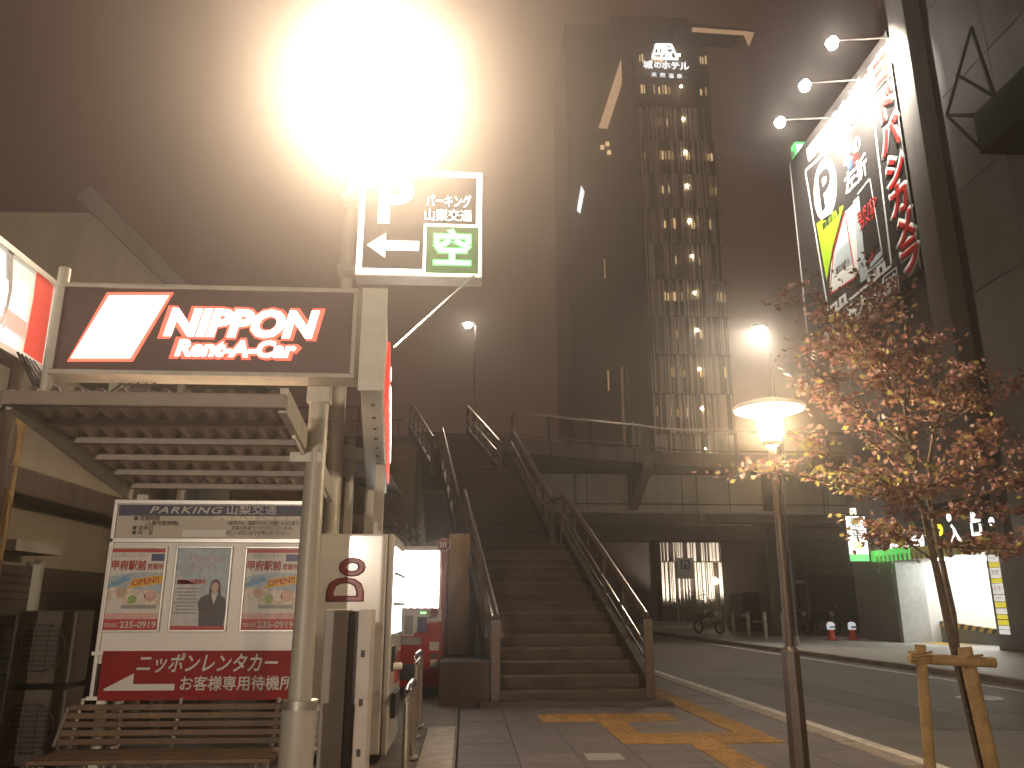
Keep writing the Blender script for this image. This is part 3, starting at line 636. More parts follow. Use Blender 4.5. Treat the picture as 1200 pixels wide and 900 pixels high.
MB().box(VX0 + .02, VX1 - .06, VY - .01, VY + .02, .12, 1.17).build('lower_door', redm, rv, bevel=.008)
MB().box(VX0 + .02, VX1 - .06, VY - .012, VY + .02, 2.0, 2.06).build('header', alu, rv, bevel=.008)
disp2 = EM('display_light_white', (1, .96, .90), 6)
dsp = MB().box(VX0 + .03, VX1 - .10, VY + .0, VY + .02, 1.18, 1.99).build('display', disp2, rv)
for k in range(4): MB().box(VX0 + .03, VX1 - .1, VY - .06, VY - .002, 1.172 + k * .265, 1.184 + k * .265).build('shelf', M('shelf_blue', (.30, .45, .52), .4) if k == 0 else bpy.data.materials['shelf_blue'], rv)
MB().box(VX0 + .0, VX0 + .03, VY - .06, VY + .0, 1.17, 2.0).build('window_frame', alu, rv); MB().box(VX1 - .10, VX1 - .07, VY - .06, VY + .0, 1.17, 2.0).build('window_frame', alu, rv)
bcols = [EM('bottle_%d' % i, c, 1.3, False) for i, c in enumerate(((1, .85, .7), (.7, .85, 1), (.75, 1, .75), (1, .7, .65), (1, 1, .9)))]  # display light on the bottles is put into their material as emission
for rr in range(3):
    for k in range(9):
        x = VX0 + .10 + k * .097; z = 1.185 + rr * .265
        MB().lathe((x, VY - .035, z), [(0, 0), (.028, 0), (.028, .12), (.012, .155), (.012, .18), (0, .18)], 10).build('bottle', random.choice(bcols), dsp, True)
MB().prism([(VX0 + .02, VY - .013, .80), (VX1 - .46, VY - .013, .80), (VX1 - .32, VY - .013, .96), (VX1 - .06, VY - .013, 1.0), (VX1 - .06, VY - .013, 1.168), (VX0 + .02, VY - .013, 1.168)], (0, .004, 0)).build('white_panel', whitep, rv)
for (x0, x1, z0, z1, mt, nm) in ((-.86, -.74, .82, 1.08, 'grey', 'payment_panel'), (-.68, -.54, .84, 1.06, 'navy', 'card_reader'), (-.66, -.54, 1.09, 1.14, 'suit', 'price_display'), (-.52, -.42, .95, .99, 'red', 'sticker'), (-.52, -.4, 1.04, 1.07, 'grey', 'coin_slot'), (-.50, -.36, .60, .72, 'white', 'sticker'), (-.48, -.38, .50, .56, 'suit', 'sticker'), (-.48, -.38, .38, .48, 'white', 'sticker'), (-.9, -.62, .68, .78, 'grey', 'coin_return')):
    MB().box(x0, x1, VY - .025, VY - .014, z0, z1).build(nm, print_m[mt], rv, bevel=.003)
MB().box(-.645, -.555, VY - .028, VY - .0255, 1.10, 1.13).build('green_digits', EM('green_digits', (.3, 1, .3), 1.6, False), rv)
MB().tube([(-.44, VY - .02, 1.12), (-.44, VY - .04, 1.12)], .06, 16).build('round_badge', redside, rv)
MB().box(VX0 + .15, -.62, VY - .03, VY - .012, .2, .42).build('delivery_flap', dark, rv, bevel=.006)
rg = MB(); 
for i in range(24):
    a0, a1 = 2 * math.pi * i / 24, 2 * math.pi * (i + 1) / 24
    rg.tube([(-.33 + .095 * math.cos(a0), VY - .02, 2.08 + .095 * math.sin(a0)), (-.33 + .095 * math.cos(a1), VY - .02, 2.08 + .095 * math.sin(a1))], .009, 6, cap=False)
rg.build('ring_badge', alu, rv)
shape(disc(.088), (-.33, VY - .012, 2.08), FRONT, redside, rv, 'badge_face', .003)
for k in range(3): MB().box(-.375 + k * .035, -.36 + k * .035, VY - .022, VY - .016, 2.04, 2.12).build('badge_mark', alu, rv)
# --- grey cabinet and guard pipes in front of the white machine
gc = thing('grey_control_cabinet', (-.8, 5.85, 0), 'grey metal cabinet and bolted channel standing in front of the white machine', 'cabinet')
MB().box(-.96, -.80, 5.8, 6.05, 0, 1.18).build('body', M('cab_grey', (.23, .21, .19), .5, .2, var=.15, streak=True), gc, bevel=.008)
MB().box(-.795, -.735, 5.84, 6.05, 0, 1.17).build('recess', dark, gc)
MB().box(-.73, -.64, 5.8, 6.05, 0, 1.18).build('channel', M('channel', (.5, .45, .41), .5, .1, var=.12), gc, bevel=.005)
for z in (.25, .56, .87): MB().box(-.70, -.675, 5.788, 5.80, z, z + .045).build('bolt', dark, gc)
def pipe_guard(x, y0, y1, h, lab):
    g = thing('guard_pipe', (x, y0, 0), lab, 'guard rail', 'steel guard pipes by the machines')
    MB().tube([(x, y0, 0), (x, y0, h - .08), (x, y0 + .03, h - .02), (x, y0 + .1, h), (x, y1 - .1, h), (x, y1 - .03, h - .02), (x, y1, h - .08), (x, y1, 0)], .03, 12).build('pipe', M('pipe_steel', (.65, .6, .52), .2, .95) if 'pipe_steel' not in bpy.data.materials else bpy.data.materials['pipe_steel'], g, True)
    for y in (y0, y1): MB().tube([(x, y, 0), (x, y, .02)], .055, 12).build('base_ring', steel, g)
pipe_guard(-.42, 6.45, 7.2, .60, 'nearer shiny guard pipe at the foot of the white machine')
pipe_guard(-.46, 8.3, 9.0, .74, 'farther guard pipe in front of the red machine')
# --- tan panel and bank shrubs left of the stairs
tn = thing('tan_board', (-.1, 13.4, 0), 'tan upright board behind the red drinks machine', 'board')
MB().box(-.28, .06, 13.3, 13.36, 0, 2.35).build('panel', M('tan', (.36, .24, .13), .7, var=.2, streak=True), tn); MB().box(-.3, -.27, 13.28, 13.38, 0, 2.4).build('edge', housed, tn)
text('EV', .1, wl, tn, (-.18, 13.296, 2.2)) if False else None
bw = thing('stepped_retaining_wall', (-2, 20, 0), 'stepped ochre concrete wall on the bank left of the stairs', 'wall')
for k in range(9): MB().box(-7, -1.2 - .05 * k, 18.0 + k * .9, 27 + .02 * k, 0, 2.2 + k * .5).build('block_course', M('bank_concrete', (.24, .19, .12), .8, var=.3) if k == 0 else bpy.data.materials['bank_concrete'], bw)

def leaf_cloud(mb, c, rad, n, size, nm=1, flat=.7):
    for _ in range(n):
        while True:
            p = Vector((random.uniform(-1, 1), random.uniform(-1, 1), random.uniform(-1, 1)))
            if p.length < 1: break
        p = Vector(c) + Vector((p.x * rad[0], p.y * rad[1], p.z * rad[2]))
        leaf(mb, p, size * random.uniform(.6, 1.3), random.randrange(nm))
def leaf(mb, p, s, mi):
    a = Vector((random.gauss(0, 1), random.gauss(0, 1), random.gauss(0, .6))).normalized()
    b = a.cross(Vector((random.gauss(0, 1), random.gauss(0, 1), random.gauss(0, 1)))).normalized()
    mb.poly([p - a * s * .55, p - a * s * .05 + b * s * .34, p + a * s * .6, p - a * s * .05 - b * s * .34], mi)
lm = [M('shrub_leaf_%d' % i, c, .6, var=.2, scale=20) for i, c in enumerate(((.15, .13, .03), (.20, .15, .035), (.09, .08, .025)))]
def bush(loc, rad, n, lab, mats=lm, size=.09):
    t = thing('shrub', loc, lab, 'shrub', 'shrubs by the stairs and the hotel')
    mb = MB(); mb.keep = True
    for k in range(10):
        a = random.uniform(0, 6.28); rr = random.uniform(0, .65)
        c = (loc[0] + rad[0] * rr * math.cos(a), loc[1] + rad[1] * rr * math.sin(a), loc[2] + rad[2] * random.uniform(.5, 1.35))
        leaf_cloud(mb, c, [q * .48 for q in rad], n // 10, size, len(mats))
    mb.build('foliage', mats, t)
    for k in range(5):
        a = k * 1.256; MB().tube([loc, (loc[0] + rad[0] * .3 * math.cos(a), loc[1] + rad[1] * .3 * math.sin(a), loc[2] + rad[2] * .9)], .02, 5, .008).build('stem', bark, t)
bush((-1.6, 15.6, 1.2), (1.1, .9, 1.0), 900, 'olive shrub behind the red drinks machine')
bush((-.6, 16.6, .8), (.6, .8, .9), 600, 'dark shrub between the tan board and the stairs')

# ================================================================== RIGHT: street lamp, tree, building
def disc_lamp(loc, lab, power):
    x, y = loc
    t = thing('street_lamp', (x, y, 0), lab, 'street lamp', 'disc topped street lamps on the pavement')
    lampm = bpy.data.materials.get('lamp_paint') or M('lamp_paint', (.11, .085, .065), .45, .3, var=.2, scale=12)
    MB().tube([(x, y, 0), (x, y, .84), (x, y, .87), (x, y, .90)], [.078, .073, .073, .045], 8).build('base_sleeve', lampm, t, True)
    MB().tube([(x, y, .88), (x, y, 2.55)], .036, 14, .030).build('pole', lampm, t, True)
    glow = bpy.data.materials.get('lamp_glass') or EM('lamp_glass', (1, .74, .46), power)
    MB().lathe((x, y, 2.54), [(0, 0), (.075, 0), (.092, .06), (.106, .215), (.09, .225), (0, .225)], 24).build('glass', glow, t, True)
    MB().lathe((x, y, 2.50), [(.05, 0), (.085, .02), (.08, .045), (0, .045)], 18).build('collar', lampm, t, True)
    for k in range(3):
        a = k * 2.094 + .4; MB().tube([(x + .085 * math.cos(a), y + .085 * math.sin(a), 2.53), (x + .115 * math.cos(a), y + .115 * math.sin(a), 2.78)], .006, 6).build('strut', lampm, t)
    refl = bpy.data.materials.get('lamp_white') or M('lamp_white', (.8, .77, .70), .4, var=.04)
    MB().lathe((x, y, 2.80), [(0, .01), (.12, 0), (.285, .005), (.30, .025), (.285, .045), (.15, .085), (0, .10)], 32).build('disc_shade', refl, t, True)
    return t
disc_lamp((2.55, 6.5), 'glowing disc topped street lamp on the pavement left of the tree', 480)
disc_lamp((2.55, -1.6), 'unseen disc topped street lamp added behind the photographer for its light', 240)  # unseen lamp, added behind the camera to light the foreground

# --- young tree with stakes
TY = 5.45
tr = thing('young_maple_tree', (3.3, 5.35, 0), 'young red leaved street tree tied to wooden stakes', 'tree')
def tpx(x, y, dy=0): return at(x, y, Y=TY + dy)
base = Vector((3.30, 5.36, 0))
stem1 = [base, tpx(1128, 800), tpx(1113, 740), tpx(1098, 670), tpx(1080, 590), tpx(1066, 520), tpx(1058, 455), tpx(1050, 400)]
stem2 = [tpx(1124, 790, .02), tpx(1117, 720, .08), tpx(1100, 640, .14), tpx(1086, 570, .2), tpx(1094, 500, .25), tpx(1110, 430, .3)]
twigm = bark
MB().tube(stem1, [.032, .029, .026, .023, .019, .015, .010, .006], 9).build('trunk', bark, tr, True)
MB().tube(stem2, [.022, .022, .020, .016, .011, .006], 8).build('limb', bark, tr, True)
ends = [((1080, 590), (985, 552), -.25), ((1080, 590), (890, 550), -.1), ((1085, 600), (1000, 500), -.2), ((1070, 530), (960, 455), .1), ((1060, 470), (1000, 390), .1), ((1058, 440), (955, 345), .0), ((1062, 480), (1095, 400), -.3), ((1066, 520), (1150, 470), -.1), ((1086, 570), (1170, 560), .1), ((1095, 600), (1190, 600), -.15), ((1095, 620), (1030, 640), .25), ((1090, 580), (1130, 520), .4), ((1070, 530), (1030, 440), -.3), ((1080, 560), (1050, 590), -.4), ((1094, 500), (1140, 430), .3), ((1113, 640), (1165, 640), .2), ((1060, 460), (1040, 350), .2), ((1098, 660), (1000, 610), .3), ((1058, 440), (925, 350), .1), ((1058, 440), (965, 410), -.15), ((1094, 500), (1215, 440), -.1), ((1095, 600), (1225, 560), .1), ((1098, 640), (1210, 645), -.2), ((1050, 400), (1000, 335), .15), ((1060, 460), (945, 440), -.3), ((1080, 590), (940, 520), -.1), ((1066, 520), (1015, 505), .4), ((1094, 500), (1185, 520), .45), ((1060, 470), (985, 365), -.2), ((1062, 480), (1075, 470), .5), ((1086, 570), (1090, 600), -.35)]
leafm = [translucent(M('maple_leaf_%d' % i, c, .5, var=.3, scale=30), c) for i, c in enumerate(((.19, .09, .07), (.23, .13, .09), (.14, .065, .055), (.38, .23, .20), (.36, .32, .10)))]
crown = MB(); crown.keep = True
for i, (a, b, dy) in enumerate(ends):
    A = tpx(*a); B = tpx(*b, dy); mid = A.lerp(B, .5) + Vector((random.uniform(-.06, .06), random.uniform(-.06, .06), random.uniform(.0, .1)))
    MB().tube([A, mid, B], [.010, .007, .003], 6).build('branch', bark, tr, True)
    L = (B - A).length; n = int(105 + L * 150)
    for tw in range(7):
        t = random.uniform(.3, 1.08); o = A.lerp(mid, t * 2) if t < .5 else mid.lerp(B, t * 2 - 1)
        e = o + Vector((random.gauss(0, .17), random.gauss(0, .17), random.gauss(.02, .05)))
        MB().tube([o, e], .003, 4, .0015).build('twig', bark, tr) if tw < 4 else None
        for _ in range(n // 7):
            q = o.lerp(e, random.random()) + Vector((random.gauss(0, .065), random.gauss(0, .065), random.gauss(0, .03)))
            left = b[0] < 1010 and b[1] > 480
            mi = random.choices(range(5), (3, 3, 2, 3, 5) if left else (5, 4, 4, 1.5, 1))[0]  # more pale and yellow leaves beside the lamp, lamplight put into their colour
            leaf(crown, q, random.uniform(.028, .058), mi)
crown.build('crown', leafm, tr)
sk = thing('tree_stake_frame', (3.05, 5.2, 0), 'pair of wooden tree stakes joined by a crossbar around the young tree', 'tree stake')
sx = at(1080, 770, Y=5.2); 
MB().tube([(sx.x - .05, 5.2, -.02), (sx.x, 5.2, .97)], .034, 12, .032).build('stake', stakew, sk, True)
sx2 = at(1140, 800, Y=5.25)
MB().tube([(sx2.x + .04, 5.2, -.02), (sx2.x - .01, 5.27, .95)], .045, 12, .043).build('stake', stakew, sk, True)
MB().tube([(sx.x - .06, 5.24, .885), (sx2.x + .12, 5.18, .86)], .032, 12).build('crossbar', stakew, sk, True)
rope = M('hemp', (.25, .16, .07), .9, var=.4, scale=60)
for (x, y, z) in ((sx.x, 5.21, .885), (sx2.x - .0, 5.23, .865)):
    for k in range(4): MB().tube([(x - .05, y - .045, z - .03 + k * .02), (x + .05, y - .045, z - .02 + k * .02), (x + .05, y + .05, z - .03 + k * .02), (x - .05, y + .05, z - .02 + k * .02), (x - .05, y - .045, z - .03 + k * .02)], .007, 5).build('rope', rope, sk)
# soil of the tree pit
struct(MB().box(2.95, 3.42, 4.7, 5.9, -.02, .012).build('tree_pit_soil', M('soil', (.06, .045, .03), .95, var=.4, scale=30, bump=.6)))

# --- the big building on the right
WX = 15.3
bd = thing('store_building', (16, 20, 0), 'tall grey panelled store building with garage at right', 'building')
wall_m = M('grey_panel', (.27, .255, .235), .55, var=.16, scale=1.2, bump=.1, piece=.08, streak=True)
wall_d = M('grey_pillar', (.24, .22, .20), .6, var=.15, scale=1.5, streak=True)
core = M('building_core', (.09, .08, .072), .8, var=.1)
MB().box(WX + .9, 34, 23.8, 31.5, 2.9, 19.5).build('core', core, bd)
MB().box(WX + .25, 34, 8, 23.2, 2.9, 27).build('core', core, bd)
MB().box(WX + .25, 34, 8, 22.6, 0, 2.9).build('core_base', core, bd)
zs = [3.0, 7.0, 10.4, 13.8, 17.2, 20.6, 24.0, 27.0]
ys = [8, 12.0, 16.0, 19.6, 22.0]
for i in range(len(zs) - 1):
    for j in range(len(ys) - 1):
        if i == 2 and j == 1: continue
        MB().box(WX, WX + .25, ys[j] + .012, ys[j + 1] - .012, zs[i] + .015, zs[i + 1] - .015).build('panel', wall_m, bd, bevel=.008)
MB().box(WX + .12, WX + .24, 12.0, 16.0, 10.4, 13.8).build('window', M('dark_glass', (.02, .02, .022), .1, 0, var=.05), bd)
MB().box(WX - .06, WX + .25, 8, 22.6, 0, 2.98).build('plinth_wall', wall_d, bd)
MB().box(WX - .35, WX + .9, 22.75, 23.75, 3.0, 27).build('pillar', wall_d, bd, bevel=.03)
MB().box(WX - .12, WX + .9, 28.6, 31.0, 0, 19.8).build('pillar', wall_d, bd, bevel=.03)
MB().box(WX + .55, WX + .9, 23.76, 28.58, 4.6, 19.8).build('recessed_wall', wall_d, bd)
MB().box(WX + .3, WX + .9, 31.0, 32.4, 0, 19.8).build('end_wall', wall_d, bd)
# projecting dark box with truss bracket
MB().box(13.6, WX - .01, 12.5, 18.4, 12.9, 14.1).build('projecting_box', dark, bd, bevel=.02)
for a, b in (((13.7, 18.4, 13.0), (13.7, 19.6, 14.9)), ((13.7, 19.6, 14.9), (15.28, 19.6, 15.0)), ((13.7, 18.4, 14.1), (13.7, 19.6, 14.9)), ((15.28, 18.4, 14.1), (13.7, 19.6, 14.9)), ((13.7, 19.6, 14.9), (13.7, 18.0, 16.6)), ((15.28, 19.6, 15.0), (13.7, 18.0, 16.6)), ((13.7, 18.0, 16.6), (13.7, 17.6, 14.1)), ((13.7, 18.9, 15.75), (13.7, 17.6, 14.1))):
    MB().tube([a, b], .045, 6).build('truss_bar', dark, bd)
# garage
GX1 = 21.0
gw = M('garage_white', (.70, .69, .66), .55, var=.05)
MB().box(GX1, GX1 + .1, 22.6, 29.5, 0, 2.9).build('garage_back_wall', gw, bd)
MB().box(WX + .9, GX1, 28.45, 28.58, 0, 2.9).build('garage_side_wall', gw, bd)
MB().box(WX + .3, GX1, 22.62, 22.7, 0, 2.9).build('garage_side_wall', gw, bd)
MB().box(WX + .3, GX1, 22.7, 28.45, 2.8, 2.9).build('garage_ceiling', gw, bd)
MB().box(WX - .1, WX + .9, 28.38, 28.6, 0, 2.7).build('jamb', M('jamb_grey', (.42, .43, .43), .5), bd)
MB().box(WX - .05, WX + .25, 22.6, 23.3, 0, 2.98).build('jamb', wall_d, bd)
gl = EM('garage_tube', (1, .98, .92), 40)
for y in (24.3, 25.9, 27.3):
    MB().box(16.0, 20.4, y, y + .14, 2.74, 2.79).build('ceiling_tube', gl, bd)
for (a, b) in ((at(1062, 727, X=16.6), at(1172, 744, X=16.6)),):
    lw_ = MB().prism([(16.6, a.y, .02), (16.6, b.y, .02), (16.6, b.y, b.z), (16.6, a.y, a.z)], (.12, 0, 0)).build('low_wall', M('dado_grey', (.17, .165, .17), .6), bd)
    hz = M('hazard_yellow', (.75, .48, .02), .5, var=.05); n = 26
    for k in range(n):
        t0, t1 = k / n, (k + 1) / n
        y0 = a.y + (b.y - a.y) * t0; y1 = a.y + (b.y - a.y) * t1; z0 = a.z + (b.z - a.z) * t0; z1 = a.z + (b.z - a.z) * t1
        dz = .15; sh_ = (b.y - a.y) / n * .7
        MB().prism([(16.59, y0, z0), (16.59, y1, z1), (16.59, y1 + sh_, z1 + dz), (16.59, y0 + sh_, z0 + dz)], (.1, 0, 0)).build('hazard_stripe', hz if k % 2 else black, lw_)
MB().box(15.7, 16.5, 26.3, 28.3, .0, .012).build('yellow_floor_strip', hz, bd)
MB().tube([(20.9, 24.9, 2.7), (20.9, 24.9, 1.6), (20.9, 24.7, 1.45), (20.9, 23.4, 1.45)], .03, 8).build('pipe', steelp, bd)
MB().box(GX1 - .03, GX1 - .005, 26.6, 27.4, 2.35, 2.43).build('notice', print_m['grey'], bd)
# price plates on the right jamb
for k, (z0, z1, c_) in enumerate(((2.45, 2.65, 'white'), (2.30, 2.43, 'yellow'), (2.0, 2.28, 'white'), (1.86, 1.98, 'yellow'), (1.55, 1.84, 'white'), (1.35, 1.52, 'white'), (1.18, 1.32, 'yellow'), (1.0, 1.15, 'white'), (.86, .98, 'yellow'), (.70, .83, 'yellow'), (.58, .68, 'white'), (.45, .56, 'white'))):
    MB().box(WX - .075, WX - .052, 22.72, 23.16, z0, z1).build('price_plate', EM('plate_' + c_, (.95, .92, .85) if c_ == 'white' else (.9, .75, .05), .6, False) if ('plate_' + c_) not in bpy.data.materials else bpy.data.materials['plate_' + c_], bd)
    if k in (0, 2, 4, 5): text('料金' if k in (0, 4) else '時間', (z1 - z0) * .6, print_m['red'] if k == 4 else black, bd, (WX - .078, 22.94, (z0 + z1) / 2), SIDE)

# --- big parking sign on the wall
ys_ = thing('store_parking_billboard', (15.1, 28, 12), 'huge black store billboard with P, map and red katakana lit by floodlights', 'billboard')
SX = 15.0; SY0, SY1, SZ0, SZ1 = 24.0, 33.0, 12.05, 21.4
MB().box(SX, SX + .25, SY0, SY1, SZ0, SZ1).build('panel', M('billboard_face', (.035, .03, .028), .5, var=.1), ys_)
MB().box(SX - .02, SX - .002, SY0 - .05, SY0 + .02, SZ0, SZ1).build('edge_trim', alu, ys_); MB().box(SX - .02, SX - .002, SY1 - .02, SY1 + .05, SZ0, SZ1).build('edge_trim', alu, ys_)
sw = M('billboard_white', (.72, .71, .68), .5, var=.03); sred = M('billboard_red', (.55, .025, .02), .5, var=.05); sgreen = M('billboard_green', (.36, .55, .03), .5, var=.05); sgrey = M('billboard_grey', (.42, .47, .48), .5, var=.04); sblk = M('billboard_black', (.03, .025, .025), .5); sblue = M('billboard_blue', (.05, .09, .4), .5)
def Q(x, y): p = at(x, y, X=SX); return (-(p.y - 28.), p.z - 16.6)
sc_ = lambda k: (SX - .006 * k, 28., 16.6)
def S2(pts, mt, nm, k=1): return shape(pts, sc_(k), SIDE, mt, ys_, nm)
def T2(s, size, mt, x, y, k=2, bold=.02, **kw):
    p = at(x, y, X=SX); return text(s, size, mt, ys_, (SX - .006 * k, p.y, p.z), SIDE, bold=bold, **kw)
# upper store lettering (blown out by the floodlights)
T2('年中無休', 1.0, sw, 985, 150, 2, .05, width=4.2); T2('マルチメディア甲府', 1.1, sw, 1005, 112, 2, .05, width=5.6)
S2([Q(948, 190), Q(1026, 95), Q(1024, 78), Q(945, 175)], sw, 'white_band')
# katakana column
for ch, x, y in (('ヨ', 1033, 84), ('ド', 1038, 125), ('バ', 1044, 163), ('シ', 1050, 202), ('カ', 1055, 236), ('メ', 1062, 270), ('ラ', 1067, 302)):
    T2(ch, 1.32, sw, x, y, 2, .13, name='letter_outline'); T2(ch, 1.32, sred, x, y, 4, .05, name='letter')
# framed map
def line2(pts, wd, mt, nm, k):
    for a, b in zip(pts, pts[1:]):
        a, b = Vector(a), Vector(b); d = (b - a).normalized(); n = Vector((-d.y, d.x)) * wd / 2; d = d * wd / 2
        S2([a - d - n, b + d - n, b + d + n, a - d + n], mt, nm, k)
box_ = [Q(944, 200), Q(972, 371), Q(1045, 311), Q(1023, 128), Q(944, 200)]
line2(box_, .11, sw, 'map_border', 2)
ce = Q(967, 222)
S2([(ce[0] + 1.08 * math.cos(t * .2244), ce[1] + 1.35 * math.sin(t * .2244)) for t in range(28)], sw, 'p_disc', 2)
T2('P', 2.3, sblk, 967, 223, 3, .03)
T2('左折', .95, sw, 1003, 207, 2, .04, width=1.9); T2('次の', .8, sw, 998, 178, 2, .03, width=1.5)
S2(disc(.22, *Q(996, 192)), sblue, 'direction_dot', 2); S2(disc(.22, *Q(1003, 186)), sred, 'direction_dot', 2)
S2([Q(957, 262), Q(989, 240), Q(976, 290), Q(969, 330)], sgreen, 'park_area', 2)
T2('舞鶴城公園', .36, sblk, 974, 257, 3, .02, width=1.6)
S2([Q(991, 248), Q(1001, 238), Q(1007, 321), Q(972, 345), Q(974, 310)], sw, 'block_area', 2)
S2([Q(1000, 236), Q(1007, 229), Q(1018, 325), Q(1009, 332)], sgrey, 'street_area', 3)
S2([Q(980, 296), Q(996, 281), Q(1000, 308), Q(977, 322)], sgrey, 'hotel_block', 3)
T2('城のホテル', .34, sblk, 988, 312, 4, .02, width=1.2)
line2([Q(990, 250), Q(978, 290), Q(973, 345), Q(1003, 325)], .07, sred, 'route_line', 4); line2([Q(991, 250), Q(1003, 325)], .07, sred, 'route_line', 4)
S2([Q(1007, 226), Q(1020, 211), Q(1030, 285), Q(1014, 306)], sblk, 'store_block', 3); line2([Q(1006, 227), Q(1020, 209), Q(1035, 300), Q(1018, 318)], .07, sw, 'store_outline', 4)
T2('ヨドバシ', .5, sred, 1017, 246, 5, .05, width=1.5); T2('カメラ', .45, sred, 1017, 258, 5, .05, width=1.2)
S2([Q(1020, 306), Q(1034, 293), Q(1036, 305), Q(1021, 318)], sgrey, 'river_area', 4)
line2([Q(1016, 308), Q(1024, 302), Q(1023, 296)], .09, sred, 'route_line', 6)
for x, y in ((1022, 326), (1033, 316), (978, 361), (988, 352)):
    p = Q(x, y); S2(rect(.65, .42, p[0], p[1]), sw, 'car_mark', 3); S2(rect(.2, .2, p[0], p[1]), sblk, 'car_mark', 4)
p = Q(1045, 333); S2(rect(.95, .95, *p), sw, 'holiday_box', 2); S2(rect(.85, .85, *p), sblk, 'holiday_box', 3)
T2('年中', .38, sw, 1045, 329, 4, .03); T2('無休', .38, sw, 1045, 338, 4, .03)
T2('9:30〜22:00', .75, sw, 1012, 372, 2, .03, width=4.6); T2('最大30分', .7, sw, 1018, 352, 2, .03, width=3.6); T2('営業時間', .5, sw, 978, 388, 2, .03, width=1.8)
# green corner lamp box
gb = thing('green_corner_light', (14.9, 33.1, 20.9), 'small green glowing box at the far top corner of the billboard', 'sign')
gq = at(939, 178, Y=32.9)
MB().box(gq.x - .26, gq.x + .26, 32.9, 33.4, gq.z - .55, gq.z + .55).build('box', EM('green_box', (.15, 1, .25), .9, False), gb, bevel=.03); MB().box(gq.x - .19, gq.x + .19, 32.885, 32.898, gq.z - .38, gq.z + .38).build('white_mark', EM('green_white', (.8, 1, .85), 2.5, False), gb)
MB().box(gq.x + .26, 15.2, 33.02, 33.2, gq.z - .1, gq.z + .1).build('bracket', steel, gb)
# floodlights on arms
for i, (px, py) in enumerate(((975, 50), (943, 100), (914, 143))):
    c = at(px, py, X=12.9)
    t = thing('billboard_floodlight', (15.0, c.y, 21.2), ('nearest', 'middle', 'farthest')[i] + ' of three white floodlights reaching out above the billboard', 'floodlight', 'floodlights above the billboard')
    MB().tube([(15.0, c.y, 21.1), (c.x + .2, c.y, c.z + .12)], .035, 8).build('arm', steel, t)
    d = (Vector((15.0, c.y, 17.6)) - c).normalized(); q = d.to_track_quat('Z', 'Y').to_matrix().to_4x4(); q.translation = c
    MB().lathe((0, 0, 0), [(0, -.22), (.12, -.22), (.2, -.05), (.21, 0), (.19, 0)], 16).build('housing', steel, t, True).matrix_basis = q
    MB().lathe((0, 0, 0), [(0, .0), (.17, .0), (.17, -.02), (0, -.02)], 16).build('lens', EM('billboard_lens', (1, .98, .92), 110, False) if i == 0 else bpy.data.materials['billboard_lens'], t).matrix_basis = q
    for ch in t.children:
        if ch.name.startswith(('housing', 'lens')): ch.matrix_parent_inverse = Matrix.Translation((15.0, c.y, 21.2)).inverted()
    spot('beam', c + d * .3, (15.0, c.y + .9, 19.6), 4600, 125, .7, (1, .92, .80), .12, t)
    MB().lathe((c.x, c.y, c.z), [(0, -.24), (.16, -.18), (.23, 0), (.16, .16), (0, .2)], 12).build('rear_glow', EM('flood_back', (1, .95, .86), 60, False) if i == 0 else bpy.data.materials['flood_back'], t, True)
# --- garage fascia sign
gs = thing('garage_fascia_sign', (15.2, 26, 2.8), 'black fascia sign with green stripe above the bright garage entrance', 'sign')
MB().box(14.85, 15.2, 22.6, 29.3, 3.1, 4.35).build('board', black, gs, bevel=.02)
MB().box(14.83, 15.2, 26.6, 29.3, 2.78, 3.16).build('green_band', EM('green_band', (.12, .85, .12), .55, False), gs); 
oliv = EM('olive_band', (.5, .42, .03), .10, False)
MB().box(14.83, 15.2, 22.6, 26.6, 2.74, 3.1).build('olive_band', oliv, gs)
for k in range(22): MB().box(14.815, 14.828, 22.7 + k * .29, 22.82 + k * .29, 2.70, 2.95).build('band_stripe', print_m['green'], gs)
gt = EM('fascia_letters', (1, .97, .9), 2.0, False); gy = EM('fascia_yellow', (1, .85, .05), 1.3, False)
def T3(s, size, mt, x, y, **kw): p = at(x, y, X=14.84); return text(s, size, mt, gs, (14.838, p.y, p.z), SIDE, bold=.04, **kw)
T3('ヨドバシカメラ', .45, print_m['cream'], 1052, 625, width=2.4); T3('お客様駐車場', .42, gt, 1062, 637, width=2.2)
T3('P', .8, gy, 1101, 627); T3('入', .6, gt, 1119, 627); T3('口', .6, gt, 1144, 620)
for px, py, s in ((1112, 607, .3), (1140, 605, .3), (1162, 612, .3)): T3('●', s, gt, px, py)
# --- vertical lit blade sign
vs = thing('vertical_lit_sign', (14.2, 29.3, 2.8), 'narrow white vertical light box with green foot beside the garage pillar', 'sign')
vx0 = at(989, 603, Y=29.2); vx1 = at(1014, 603, Y=29.2)
MB().box(vx0.x, vx1.x, 29.2, 29.5, 2.75, 4.5).build('box', black, vs, bevel=.02)
MB().box(vx0.x + .05, vx1.x - .05, 29.185, 29.199, 3.05, 4.42).build('lit_face', EM('blade_white', (1, .98, .92), 1.8), vs)
MB().box(vx0.x + .05, vx1.x - .05, 29.186, 29.199, 2.8, 3.05).build('green_foot', EM('blade_green', (.25, .9, .3), .9, False), vs)
xm = (vx0.x + vx1.x) / 2
for i, ch in enumerate('駐車場'): text(ch, .40, black if i < 2 else EM('blade_yellow', (.8, .75, .05), .8, False), vs, (xm, 29.18, 4.16 - i * .42), bold=.01)
MB().box(vx1.x, vx1.x + .9, 29.3, 29.4, 3.2, 3.3).build('arm', steel, vs); MB().box(vx1.x, vx1.x + .9, 29.3, 29.4, 4.1, 4.2).build('arm', steel, vs)
